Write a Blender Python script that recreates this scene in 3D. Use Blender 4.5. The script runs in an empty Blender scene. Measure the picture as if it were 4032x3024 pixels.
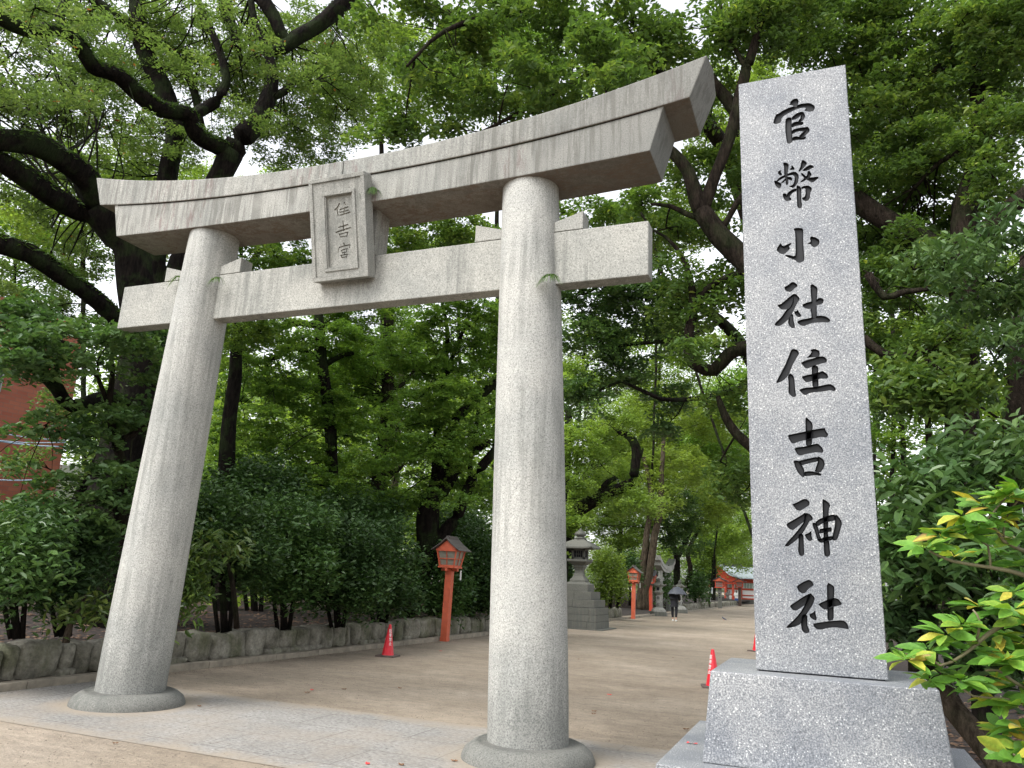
import bpy, bmesh, math, random
import numpy as np
from mathutils import Vector, Matrix, noise
PI=math.pi
sc=bpy.context.scene
COL=sc.collection
rng=np.random.default_rng(7)
random.seed(7)

# ------------------------------------------------------------------ camera
R=np.array([[0.9292071421,0.0486328447,0.3663453746],[0.3665731021,-0.2470579278,-0.8969874811],[0.0468854762,0.9677795342,-0.2473954838]])
C0=np.array([0,0,1.55])
FPX=1661.0*4032/2212          # focal length in photo pixels
cd=bpy.data.cameras.new('camera'); cam=bpy.data.objects.new('camera',cd); COL.objects.link(cam)
cd.sensor_width=36; cd.sensor_fit='HORIZONTAL'; cd.lens=36*FPX/4032; cd.clip_start=.05; cd.clip_end=2000
cam.matrix_world=Matrix.Translation(C0.tolist())@Matrix(R.tolist()).to_4x4()
sc.camera=cam
def ray(x,y):
    v=np.array([x-2016.,-(y-1512.),-FPX]); return R@(v/np.linalg.norm(v))
def P(x,y,D):                 # surveyed point: bearing from the photo, D metres away along the ground
    r=ray(x,y); return C0+r*(D/math.hypot(r[0],r[1]))
def PY(x,y,Y): r=ray(x,y); return C0+r*(Y/r[1])
def PG(x,y,z=0): r=ray(x,y); return C0+r*((z-1.55)/r[2])
def project(p):
    v=(np.atleast_2d(p)-C0)@R; z=np.minimum(v[:,2],-1e-3)
    return np.stack([2016-FPX*v[:,0]/z,1512+FPX*v[:,1]/z,-v[:,2]],1)

# ------------------------------------------------------------------ objects
def tag(o,label=None,cat=None,group=None,kind=None):
    if label:o['label']=label
    if cat:o['category']=cat
    if group:o['group']=group
    if kind:o['kind']=kind
    return o
def empty(name,loc,label,cat,group=None,rz=0):
    o=bpy.data.objects.new(name,None); COL.objects.link(o); o.location=[float(a) for a in loc]; o.rotation_euler=(0,0,rz)
    o.empty_display_size=.2
    return tag(o,label,cat,group)
def link(name,me,parent=None,label=None,cat=None,group=None,kind=None):
    o=bpy.data.objects.new(name,me); COL.objects.link(o)
    if parent is not None:
        o.parent=parent
    tag(o,label,cat,group,kind)
    return o
class MB:
    """collects faces; build() makes one mesh object (coordinates are world unless a parent frame is given)"""
    def __init__(s): s.v=[];s.f=[];s.m=[];s.sm=[]
    def add(s,vs,fs,mi=0,smooth=False):
        b=len(s.v); s.v+= [tuple(float(c) for c in v) for v in vs]
        for f in fs: s.f.append([b+i for i in f]); s.m.append(mi); s.sm.append(smooth)
    def box(s,x0,x1,y0,y1,z0,z1,mi=0,tx=0,ty=0):
        # tx,ty: inset of the top
        v=[(x0,y0,z0),(x1,y0,z0),(x1,y1,z0),(x0,y1,z0),(x0+tx,y0+ty,z1),(x1-tx,y0+ty,z1),(x1-tx,y1-ty,z1),(x0+tx,y1-ty,z1)]
        s.add(v,[(3,2,1,0),(4,5,6,7),(0,1,5,4),(1,2,6,5),(2,3,7,6),(3,0,4,7)],mi)
    def hexa(s,v,mi=0): s.add(v,[(3,2,1,0),(4,5,6,7),(0,1,5,4),(1,2,6,5),(2,3,7,6),(3,0,4,7)],mi)
    def lathe(s,prof,n=24,cx=0,cy=0,mi=0,rot=0,smooth=True,sq=None,lean=(0,0)):
        k=len(prof); vs=[]
        for r,z in prof:
            for i in range(n):
                a=rot+2*PI*i/n; vs.append((cx+lean[0]*z+r*math.cos(a),cy+lean[1]*z+r*math.sin(a),z))
        fs=[(j*n+i,j*n+(i+1)%n,(j+1)*n+(i+1)%n,(j+1)*n+i) for j in range(k-1) for i in range(n)]
        s.add(vs,fs,mi,smooth)
        s.add(vs[:n],[tuple(range(n))[::-1]],mi); s.add(vs[-n:],[tuple(range(n))],mi)
    def tube(s,pts,rad,n=6,mi=0,smooth=True,cap=True,wob=0):
        pts=[np.array(p,float) for p in pts]; k=len(pts); vs=[]
        ref=np.array([.3,.2,1.]); ref/=np.linalg.norm(ref)
        for j in range(k):
            t=pts[min(j+1,k-1)]-pts[max(j-1,0)]; t/=np.linalg.norm(t)+1e-9
            a=np.cross(t,ref)
            if np.linalg.norm(a)<.15: a=np.cross(t,[1,0,0])
            a/=np.linalg.norm(a); b=np.cross(t,a)
            for i in range(n):
                q=2*PI*i/n; r=rad[j]
                if wob: r*=1+wob*noise.noise(Vector((pts[j][2]*.9+i*1.7,pts[j][0],i*2.3)))+wob*.5*math.sin(3*q+pts[j][2])
                vs.append(pts[j]+r*(a*math.cos(q)+b*math.sin(q)))
        fs=[(j*n+i,j*n+(i+1)%n,(j+1)*n+(i+1)%n,(j+1)*n+i) for j in range(k-1) for i in range(n)]
        if cap: fs+=[tuple(range(n))[::-1],tuple((k-1)*n+i for i in range(n))]
        s.add(vs,fs,mi,smooth)
    def build(s,name,mats,parent=None,bevel=0,seg=2,label=None,cat=None,group=None,kind=None,local=False):
        me=bpy.data.meshes.new(name)
        v=s.v
        if parent is not None and not local:
            M=parent.matrix_basis.inverted() if parent.parent is None else (parent.parent.matrix_basis@parent.matrix_basis).inverted()
            v=[tuple(M@Vector(p)) for p in v]
        me.from_pydata(v,[],s.f)
        if not isinstance(mats,(list,tuple)): mats=[mats]
        for m in mats: me.materials.append(m)
        me.polygons.foreach_set('material_index',s.m); me.polygons.foreach_set('use_smooth',s.sm)
        me.update()
        bm=bmesh.new(); bm.from_mesh(me); bmesh.ops.recalc_face_normals(bm,faces=bm.faces)
        if bevel:
            bmesh.ops.remove_doubles(bm,verts=bm.verts,dist=1e-5)
            es=[e for e in bm.edges if len(e.link_faces)==2 and e.calc_face_angle(0)>.5]
            bmesh.ops.bevel(bm,geom=es,offset=bevel,segments=seg,affect='EDGES',profile=.6,clamp_overlap=True)
        bm.to_mesh(me); bm.free()
        return link(name,me,parent,label,cat,group,kind)
def copy_tree(o,parent=None,**kw):
    c=o.copy(); COL.objects.link(c); c.parent=parent
    for ch in list(o.children): copy_tree(ch,c)
    return c
def spline(pts,rad,step=.35):
    pts=np.array(pts,float); rad=np.array(rad,float)
    if len(pts)<3: return pts,rad
    Q=[];W=[]
    n=len(pts)
    for i in range(n-1):
        p0=pts[max(i-1,0)];p1=pts[i];p2=pts[i+1];p3=pts[min(i+2,n-1)]
        k=max(2,int(np.linalg.norm(p2-p1)/step))
        for j in range(k):
            t=j/k
            Q.append(.5*((2*p1)+(-p0+p2)*t+(2*p0-5*p1+4*p2-p3)*t*t+(-p0+3*p1-3*p2+p3)*t**3))
            W.append(rad[i]*(1-t)+rad[i+1]*t)
    Q.append(pts[-1]);W.append(rad[-1])
    return np.array(Q),np.array(W)

# ------------------------------------------------------------------ materials
def newmat(name):
    m=bpy.data.materials.new(name); m.use_nodes=True; nt=m.node_tree
    return m,nt,nt.nodes['Principled BSDF']
class N:
    def __init__(s,nt): s.nt=nt
    def n(s,t,**kw):
        x=s.nt.nodes.new(t)
        for k,v in kw.items():
            if k.startswith('i_'):
                key=k[2:].replace('_',' '); x.inputs[int(key) if key.isdigit() else key].default_value=v
            else: setattr(x,k,v)
        return x
    def l(s,a,b): s.nt.links.new(a,b)
    def coord(s,scale=(1,1,1),out='Object'):
        tc=s.n('ShaderNodeTexCoord'); mp=s.n('ShaderNodeMapping'); mp.inputs['Scale'].default_value=scale
        s.l(tc.outputs[out],mp.inputs[0]); return mp.outputs[0]
    def noise(s,vec,scale,detail=4,rough=.6):
        x=s.n('ShaderNodeTexNoise'); x.inputs['Scale'].default_value=scale; x.inputs['Detail'].default_value=detail; x.inputs['Roughness'].default_value=rough
        s.l(vec,x.inputs['Vector']); return x.outputs['Fac']
    def ramp(s,fac,stops,interp='LINEAR'):
        r=s.n('ShaderNodeValToRGB'); cr=r.color_ramp; cr.interpolation=interp
        while len(cr.elements)>1: cr.elements.remove(cr.elements[-1])
        for i,(p,c) in enumerate(stops):
            e=cr.elements[0] if i==0 else cr.elements.new(p)
            e.position=p; c=(c,c,c) if not hasattr(c,'__len__') else c; e.color=(*c[:3],1)
        s.l(fac,r.inputs[0]); return r.outputs[0]
    def mix(s,f,a,b,mode='MIX'):
        x=s.n('ShaderNodeMix',data_type='RGBA',blend_type=mode)
        for sock,val in ((x.inputs[0],f),(x.inputs[6],a),(x.inputs[7],b)):
            if hasattr(val,'is_linked'): s.l(val,sock)
            elif hasattr(val,'__len__'): sock.default_value=(*val[:3],1)
            else: sock.default_value=val
        return x.outputs[2]
    def math(s,op,a,b=0):
        x=s.n('ShaderNodeMath',operation=op)
        for sock,val in ((x.inputs[0],a),(x.inputs[1],b)):
            if hasattr(val,'is_linked'): s.l(val,sock)
            else: sock.default_value=val
        return x.outputs[0]
    def bump(s,h,strength,dist,bs):
        b=s.n('ShaderNodeBump'); b.inputs['Strength'].default_value=strength; b.inputs['Distance'].default_value=dist
        s.l(h,b.inputs['Height']); s.l(b.outputs[0],bs.inputs['Normal'])

def granite_old(name,base=(.30,.298,.28),dirt=.5,streak=True,stain=True,soffit=False,foot=False):
    m,nt,bs=newmat(name); n=N(nt); v=n.coord()
    fine=n.noise(v,75,3,.7); col=n.ramp(fine,[(.30,[c*.38 for c in base]),(.42,[c*.8 for c in base]),(.55,base),(.72,[min(c*1.35,.8) for c in base])])
    vo=n.n('ShaderNodeTexVoronoi',i_Scale=48.); n.l(v,vo.inputs['Vector'])
    sel=n.ramp(vo.outputs['Color'],[(.62,1.),(.66,0.)])
    fl=n.ramp(vo.outputs['Distance'],[(.0,.42),(.16,.42),(.28,1.)]); fl=n.mix(sel,(1,1,1),fl); col=n.mix(.85,col,fl,'MULTIPLY')
    big=n.ramp(n.noise(v,1.6,5,.6),[(.3,(.74,.76,.74)),(.6,(1.06,1.05,1.0))]); col=n.mix(.8,col,big,'MULTIPLY')
    if streak:
        vs=n.coord((9,9,.5)); st=n.ramp(n.noise(vs,1.3,7,.7),[(.44,0.),(.62,1.)])
        pat=n.ramp(n.noise(v,.9,3,.5),[(.44,0.),(.56,1.)])
        f=n.math('MULTIPLY',n.math('MULTIPLY',st,pat),dirt)
        col=n.mix(f,col,(.085,.09,.08))
    if stain:
        vr=n.coord((5,5,.9)); a=n.ramp(n.noise(vr,2.4,8,.8),[(.52,0.),(.58,1.)])
        b=n.ramp(n.noise(n.coord(),.62,2,.5),[(.53,0.),(.58,1.)])
        col=n.mix(n.math('MULTIPLY',n.math('MULTIPLY',a,b),.6),col,(.12,.07,.065))
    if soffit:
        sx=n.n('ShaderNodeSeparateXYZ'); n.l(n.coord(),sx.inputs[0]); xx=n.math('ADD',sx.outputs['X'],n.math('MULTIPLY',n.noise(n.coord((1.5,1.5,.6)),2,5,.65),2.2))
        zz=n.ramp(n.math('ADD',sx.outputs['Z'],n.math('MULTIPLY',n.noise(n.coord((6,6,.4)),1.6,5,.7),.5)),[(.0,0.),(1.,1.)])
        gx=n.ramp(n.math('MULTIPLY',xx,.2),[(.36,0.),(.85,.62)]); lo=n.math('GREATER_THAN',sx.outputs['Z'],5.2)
        col=n.mix(n.math('MULTIPLY',gx,lo),col,(.10,.10,.092))  # right end darkened: shade of the overhang put into the colour, along with grime
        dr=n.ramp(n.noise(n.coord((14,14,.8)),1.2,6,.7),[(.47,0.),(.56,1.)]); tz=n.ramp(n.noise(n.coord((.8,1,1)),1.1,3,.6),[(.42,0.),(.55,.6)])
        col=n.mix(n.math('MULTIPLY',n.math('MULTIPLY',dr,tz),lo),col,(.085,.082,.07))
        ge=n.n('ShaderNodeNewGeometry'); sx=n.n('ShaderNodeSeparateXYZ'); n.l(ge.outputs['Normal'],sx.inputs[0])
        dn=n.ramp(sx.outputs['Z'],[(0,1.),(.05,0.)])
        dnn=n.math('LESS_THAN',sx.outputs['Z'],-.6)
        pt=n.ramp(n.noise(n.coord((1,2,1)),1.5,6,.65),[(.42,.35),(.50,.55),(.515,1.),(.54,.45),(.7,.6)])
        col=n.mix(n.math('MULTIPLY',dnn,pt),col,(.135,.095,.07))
    if foot:
        sx=n.n('ShaderNodeSeparateXYZ'); n.l(n.coord(),sx.inputs[0])
        h=n.math('ADD',sx.outputs['Z'],n.math('MULTIPLY',n.noise(n.coord((4,4,1)),3,5,.7),-.75))
        ft=n.ramp(h,[(-.0,1.),(.02,.8),(.25,.0)]); spk=n.ramp(fine,[(.40,1.),(.52,.25)])
        h2=n.ramp(h,[(0,1.),(.9,0.)])
        col=n.mix(n.math('MULTIPLY',ft,.35),col,(.12,.125,.115)); col=n.mix(n.math('MULTIPLY',n.math('MULTIPLY',h2,spk),.55),col,(.09,.095,.09))
    n.l(col,bs.inputs['Base Color']); bs.inputs['Roughness'].default_value=.85
    n.bump(fine,.3,.006,bs); return m
def granite_new(name):
    m,nt,bs=newmat(name); n=N(nt); v=n.coord()
    a=n.noise(v,120,3,.65); col=n.ramp(a,[(.30,(.062,.067,.076)),(.45,(.148,.156,.168)),(.55,(.222,.23,.240)),(.7,(.385,.39,.392))])
    vo=n.n('ShaderNodeTexVoronoi',i_Scale=50.); n.l(v,vo.inputs['Vector'])
    fl=n.ramp(vo.outputs['Distance'],[(.0,1.),(.15,1.),(.24,0.)])
    sel=n.ramp(vo.outputs['Color'],[(.50,0.),(.54,1.)])
    col=n.mix(n.math('MULTIPLY',n.math('MULTIPLY',fl,sel),.75),col,(.62,.62,.61))
    cloud=n.ramp(n.noise(v,1.7,6,.62),[(.38,(.66,.69,.74)),(.60,(1.14,1.13,1.10))]); col=n.mix(.85,col,cloud,'MULTIPLY')
    n.l(col,bs.inputs['Base Color']); bs.inputs['Roughness'].default_value=.5; n.bump(a,.12,.003,bs); return m
def simple(name,col,rough=.6,var=.15,scale=9,metal=0,bump=0,stops=None,spec=.5):
    m,nt,bs=newmat(name); n=N(nt); v=n.coord()
    f=n.noise(v,scale,5,.6)
    c=n.ramp(f,stops) if stops else n.ramp(f,[(.3,[x*(1-var) for x in col]),(.7,[min(1,x*(1+var)) for x in col])])
    n.l(c,bs.inputs['Base Color']); bs.inputs['Roughness'].default_value=rough; bs.inputs['Metallic'].default_value=metal
    bs.inputs['Specular IOR Level'].default_value=spec
    if bump: n.bump(f,bump,.02,bs)
    return m
def leafmat(name,stops,trans=.38,tcol=(1.25,1.25,.55),rough=.42):
    m,nt,bs=newmat(name); n=N(nt)
    at=n.n('ShaderNodeAttribute',attribute_name='tint')
    col=n.ramp(at.outputs['Fac'],stops)
    n.l(col,bs.inputs['Base Color']); bs.inputs['Roughness'].default_value=rough; bs.inputs['Specular IOR Level'].default_value=.3
    tr=n.n('ShaderNodeBsdfTranslucent'); tc=n.mix(1.,col,tcol,'MULTIPLY'); n.l(tc,tr.inputs['Color'])
    mx=n.n('ShaderNodeMixShader'); mx.inputs[0].default_value=trans
    n.l(bs.outputs[0],mx.inputs[1]); n.l(tr.outputs[0],mx.inputs[2]); n.l(mx.outputs[0],nt.nodes['Material Output'].inputs[0]); return m
def barkmat(name,dark,light,moss=0):
    m,nt,bs=newmat(name); n=N(nt)
    v=n.coord((1,1,.22)); a=n.noise(v,14,6,.7)
    col=n.ramp(a,[(.35,dark),(.65,light)])
    if moss:
        b=n.ramp(n.noise(n.coord(),2.2,4,.6),[(.48,0.),(.6,1.)]); col=n.mix(n.math('MULTIPLY',b,moss),col,(.035,.06,.018))
    a2=n.noise(v,40,5,.75); col=n.mix(.7,col,n.ramp(a2,[(.35,.45),(.6,1.25)]),'MULTIPLY'); n.l(col,bs.inputs['Base Color']); bs.inputs['Roughness'].default_value=.95; bs.inputs['Specular IOR Level'].default_value=.08; n.bump(n.math('ADD',a,a2),1.,.07,bs); return m

M={}
M['torii']=granite_old('weathered_granite',stain=False)
M['nuki']=granite_old('weathered_granite_tie',(.31,.308,.288),dirt=.6,stain=False)
M['pil']=granite_old('weathered_granite_pillar',(.37,.368,.352),dirt=.45,stain=False,foot=True)
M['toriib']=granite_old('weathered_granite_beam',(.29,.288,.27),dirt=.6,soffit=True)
M['plinth']=granite_old('dark_granite',(.15,.15,.14),dirt=.8,stain=False)
M['lantern']=granite_old('lantern_granite',(.125,.125,.11),dirt=.95,stain=False)
M['mon']=granite_new('polished_granite')
M['ink']=simple('black_inscription_paint',(.006,.0065,.008),rough=.5,var=.3,spec=.28)
M['carve']=granite_old('carved_granite',(.225,.21,.185),stain=False)
M['verm']=simple('vermilion_paint',(.46,.055,.022),.5,.12)
M['vermf']=simple('faded_vermilion_paint',(.50,.10,.045),.6,.14)
M['roofw']=simple('grey_wood_roof',(.085,.075,.068),.8,.3,20)
M['roofb']=simple('dark_copper_roof',(.03,.032,.036),.5,.2)
M['copper']=simple('pale_copper_roof',(.30,.345,.36),.45,.12,6)
M['paper']=simple('lantern_pane',(.23,.22,.18),.35,.1)
M['white']=simple('white_plaster',(.75,.74,.71),.8,.05)
M['greenlat']=simple('green_lattice',(.03,.17,.09),.6,.2)
M['cone']=simple('red_plastic',(.62,.015,.03),.4,.12,14)
M['conew']=simple('white_lettering',(.8,.8,.78),.6,.04)
M['coneb']=simple('dusty_rubber_base',(.10,.075,.065),.9,.35,14)
M['black']=simple('black_cloth',(.008,.008,.012),.85,.2)
M['umb']=simple('dark_grey_umbrella_cloth',(.045,.05,.065),.6,.15)
M['skin']=simple('skin',(.50,.30,.21),.6,.05)
M['hair']=simple('dark_hair',(.02,.013,.01),.55,.2)
M['shoe']=simple('white_shoe',(.7,.7,.68),.6,.05)
M['greyc']=simple('grey_cloth',(.16,.145,.13),.85,.15)
M['blue']=simple('blue_cloth',(.03,.08,.22),.85,.15)
M['whitec']=simple('white_cloth',(.75,.73,.7),.85,.05)
M['soil']=simple('leaf_litter_soil',(.06,.04,.03),1,.5,12,bump=.6,stops=[(.3,(.006,.004,.003)),(.5,(.018,.012,.009)),(.62,(.045,.027,.02)),(.75,(.09,.058,.043))])
M['kerb']=simple('kerb_stone',(.24,.21,.165),.9,.3,7,bump=.4)
M['slab']=granite_old('base_slab_concrete',(.27,.26,.24),stain=False)
M['metal']=simple('grey_metal',(.32,.33,.34),.5,.1,metal=.3)
M['cable']=simple('pale_blue_cable',(.35,.47,.6),.6,.1)
M['wood']=simple('brown_board_fence',(.09,.06,.045),.85,.3,20)
M['redleaf']=simple('fallen_red_leaf',(.5,.03,.03),.7,.2)
M['drygrass']=simple('fallen_brown_leaf',(.13,.065,.03),.85,.4,30)
M['pigeon']=simple('pigeon_feathers',(.09,.095,.12),.7,.3,30)
M['signw']=simple('white_sign_board',(.72,.73,.72),.5,.03)
M['sred']=simple('red_pictogram',(.5,.03,.03),.5,.03)
M['sblue']=simple('blue_pictogram',(.02,.08,.35),.5,.03)

# stone of the retaining wall: several stone colours, moss, grain
def wallmat():
    m,nt,bs=newmat('rough_wall_stone'); n=N(nt); v=n.coord()
    a=n.noise(v,3.2,6,.65); col=n.ramp(a,[(.3,(.08,.075,.058)),(.5,(.20,.188,.15)),(.7,(.33,.315,.265))])
    g=n.ramp(n.noise(v,1.3,4,.6),[(.46,0.),(.62,1.)]); col=n.mix(n.math('MULTIPLY',g,.6),col,(.075,.085,.03))
    b=n.noise(v,22,5,.7); col=n.mix(.75,col,n.ramp(b,[(.3,.5),(.6,1.12)]),'MULTIPLY')
    n.l(col,bs.inputs['Base Color']); bs.inputs['Roughness'].default_value=.95; n.bump(b,.8,.03,bs); return m
M['wall']=wallmat()
def sandmat():
    m,nt,bs=newmat('packed_sand'); n=N(nt); v=n.coord()
    a=n.noise(v,.35,6,.6); col=n.ramp(a,[(.3,(.215,.172,.125)),(.5,(.29,.238,.178)),(.7,(.36,.302,.236))])
    s=n.noise(n.coord((.5,1.3,1)),1.5,8,.72); col=n.mix(.75,col,n.ramp(s,[(.32,.76),(.65,1.12)]),'MULTIPLY')
    f=n.noise(v,34,6,.85); col=n.mix(.85,col,n.ramp(f,[(.30,.5),(.47,.95),(.55,1.05),(.72,1.35)]),'MULTIPLY')
    s4=n.noise(v,5.5,6,.8); col=n.mix(.8,col,n.ramp(s4,[(.34,.72),(.48,.98),(.64,1.14)]),'MULTIPLY'); s3=n.noise(n.coord((1.2,4,1)),2.4,7,.75); col=n.mix(.6,col,n.ramp(s3,[(.35,.78),(.6,1.1)]),'MULTIPLY')
    vo=n.n('ShaderNodeTexVoronoi',i_Scale=9.); n.l(v,vo.inputs['Vector'])
    d=n.math('MULTIPLY',n.ramp(vo.outputs['Distance'],[(0,1.),(.05,1.),(.09,0.)]),n.ramp(vo.outputs['Color'],[(.7,0.),(.74,1.)]))
    col=n.mix(n.math('MULTIPLY',d,.55),col,(.10,.07,.05))
    n.l(col,bs.inputs['Base Color']); bs.inputs['Roughness'].default_value=.95
    n.bump(n.math('ADD',n.math('MULTIPLY',s4,2.5),f),.7,.03,bs); return m
M['sand']=sandmat()
def pavemat():
    m,nt,bs=newmat('granite_paving'); n=N(nt)
    v=n.coord(); vs=n.coord((1,2.2,1))
    a=n.noise(vs,19,5,.75); col=n.ramp(a,[(.35,(.07,.067,.06)),(.43,(.18,.172,.158)),(.55,(.245,.236,.22)),(.68,(.35,.338,.32))])
    big=n.noise(v,.9,5,.6); col=n.mix(.8,col,n.ramp(big,[(.3,.72),(.62,1.08)]),'MULTIPLY')
    br=n.n('ShaderNodeTexBrick'); n.l(v,br.inputs['Vector']); br.offset=.5
    for k_,q in (('Scale',1.),('Mortar Size',.006),('Mortar Smooth',.3),('Brick Width',1.3),('Row Height',.66)): br.inputs[k_].default_value=q
    br.inputs['Color1'].default_value=(0,0,0,1);br.inputs['Color2'].default_value=(0,0,0,1);br.inputs['Mortar'].default_value=(1,1,1,1)
    col=n.mix(n.math('MULTIPLY',br.outputs['Fac'],.8),col,(.06,.05,.04))
    sand=n.ramp(n.noise(v,.75,5,.6),[(.44,0.),(.66,1.)]); col=n.mix(n.math('MULTIPLY',sand,.6),col,(.25,.21,.165))
    sx=n.n('ShaderNodeSeparateXYZ'); n.l(v,sx.inputs[0]); e=n.math('ABSOLUTE',n.math('SUBTRACT',sx.outputs['Y'],6.95))
    e=n.math('ADD',e,n.math('MULTIPLY',n.noise(v,2.2,5,.65),.9)); ed=n.ramp(n.math('SUBTRACT',e,.75),[(.72,0.),(1.,1.)])
    for cx in (-7.37,-2.56):
        dv=n.n('ShaderNodeVectorMath',operation='DISTANCE'); n.l(v,dv.inputs[0]); dv.inputs[1].default_value=(cx,7.075,0)
        q=n.math('ADD',dv.outputs['Value'],n.math('MULTIPLY',n.noise(v,3,4,.6),-.35)); q=n.ramp(q,[(.45,1.),(.72,0.)]); ed=n.math('MAXIMUM',ed,q)
    col=n.mix(n.math('MULTIPLY',ed,.85),col,(.25,.21,.16))
    n.l(col,bs.inputs['Base Color']); bs.inputs['Roughness'].default_value=.88; n.bump(a,.25,.006,bs); return m
M['pave']=pavemat()
def brickmat():
    m,nt,bs=newmat('red_brick'); n=N(nt); tc=n.n('ShaderNodeTexCoord'); mp=n.n('ShaderNodeMapping'); mp.inputs['Rotation'].default_value=(PI/2,0,0)
    n.l(tc.outputs['Object'],mp.inputs[0])
    br=n.n('ShaderNodeTexBrick'); n.l(mp.outputs[0],br.inputs['Vector'])
    for k_,q in (('Scale',1.),('Mortar Size',.012),('Brick Width',.42),('Row Height',.15)): br.inputs[k_].default_value=q
    br.inputs['Color1'].default_value=(.30,.085,.055,1);br.inputs['Color2'].default_value=(.37,.12,.075,1);br.inputs['Mortar'].default_value=(.24,.11,.085,1)
    col=n.mix(.6,br.outputs['Color'],n.ramp(n.noise(n.coord(),.4,4,.6),[(.3,.75),(.7,1.1)]),'MULTIPLY')
    n.l(col,bs.inputs['Base Color']); bs.inputs['Roughness'].default_value=.9; return m
M['brick']=brickmat()
G=lambda *a:a
M['lf_camphor']=leafmat('camphor_leaves',[(0,(0.0765,0.1288,0.0385)),(.5,(0.1365,0.2128,0.0660)),(.85,(0.2076,0.2800,0.0935)),(.985,(0.2731,0.3024,0.1100)),(1,(0.3059,0.1120,0.0440))],.45,(1.15,1.2,.6))
M['lf_dark']=leafmat('dark_maple_leaves',[(0,(0.0422,0.0858,0.0345)),(.5,(0.0768,0.1404,0.0460)),(1,(0.1248,0.1950,0.0575))],.32,(1.1,1.25,.6))
M['lf_maple']=leafmat('maple_leaves',[(0,(0.0832,0.1610,0.0385)),(.5,(0.1361,0.2483,0.0550)),(1,(0.2268,0.3355,0.0715))],.48)
M['lf_over']=leafmat('overhanging_leaves',[(0,(0.0591,0.1080,0.0308)),(.5,(0.0929,0.1688,0.0418)),(.9,(0.1688,0.2430,0.0550)),(1,(0.3038,0.3645,0.0770))],.46)
M['lf_lime']=leafmat('lime_leaves',[(0,(.13,.20,.045)),(.5,(.21,.30,.065)),(1,(.30,.39,.09))],.5)
M['lf_far']=leafmat('far_leaves',[(0,(0.1030,0.1786,0.0400)),(.5,(0.1738,0.2710,0.0600)),(1,(0.2705,0.3696,0.0850))],.5)
M['lf_shrub']=leafmat('shrub_leaves',[(0,(0.0195,0.0425,0.0130)),(.5,(0.0360,0.0775,0.0220)),(1,(0.0750,0.1313,0.0360))],.28,(1.1,1.2,.6),.5)
M['lf_shrub2']=leafmat('broad_shrub_leaves',[(0,(0.0300,0.0720,0.0220)),(.5,(0.0600,0.1200,0.0330)),(1,(0.1050,0.1800,0.0440))],.22,(1.1,1.2,.6),.3)
M['lf_auc']=leafmat('aucuba_leaves',[(0,(.04,.075,.02)),(.5,(.07,.115,.025)),(1,(.15,.18,.045))],.25,(1.1,1.2,.5),.3)
M['moss']=leafmat('moss_fern',[(0,(.03,.07,.015)),(1,(.10,.18,.03))],.3)
M['bk_dark']=barkmat('dark_bark',(.003,.0025,.0022),(.019,.015,.012),.4)
M['bk_mid']=barkmat('brown_bark',(.009,.007,.005),(.045,.034,.026),.25)
M['bk_light']=barkmat('pale_bark',(.04,.03,.022),(.14,.11,.08),.2)
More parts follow.
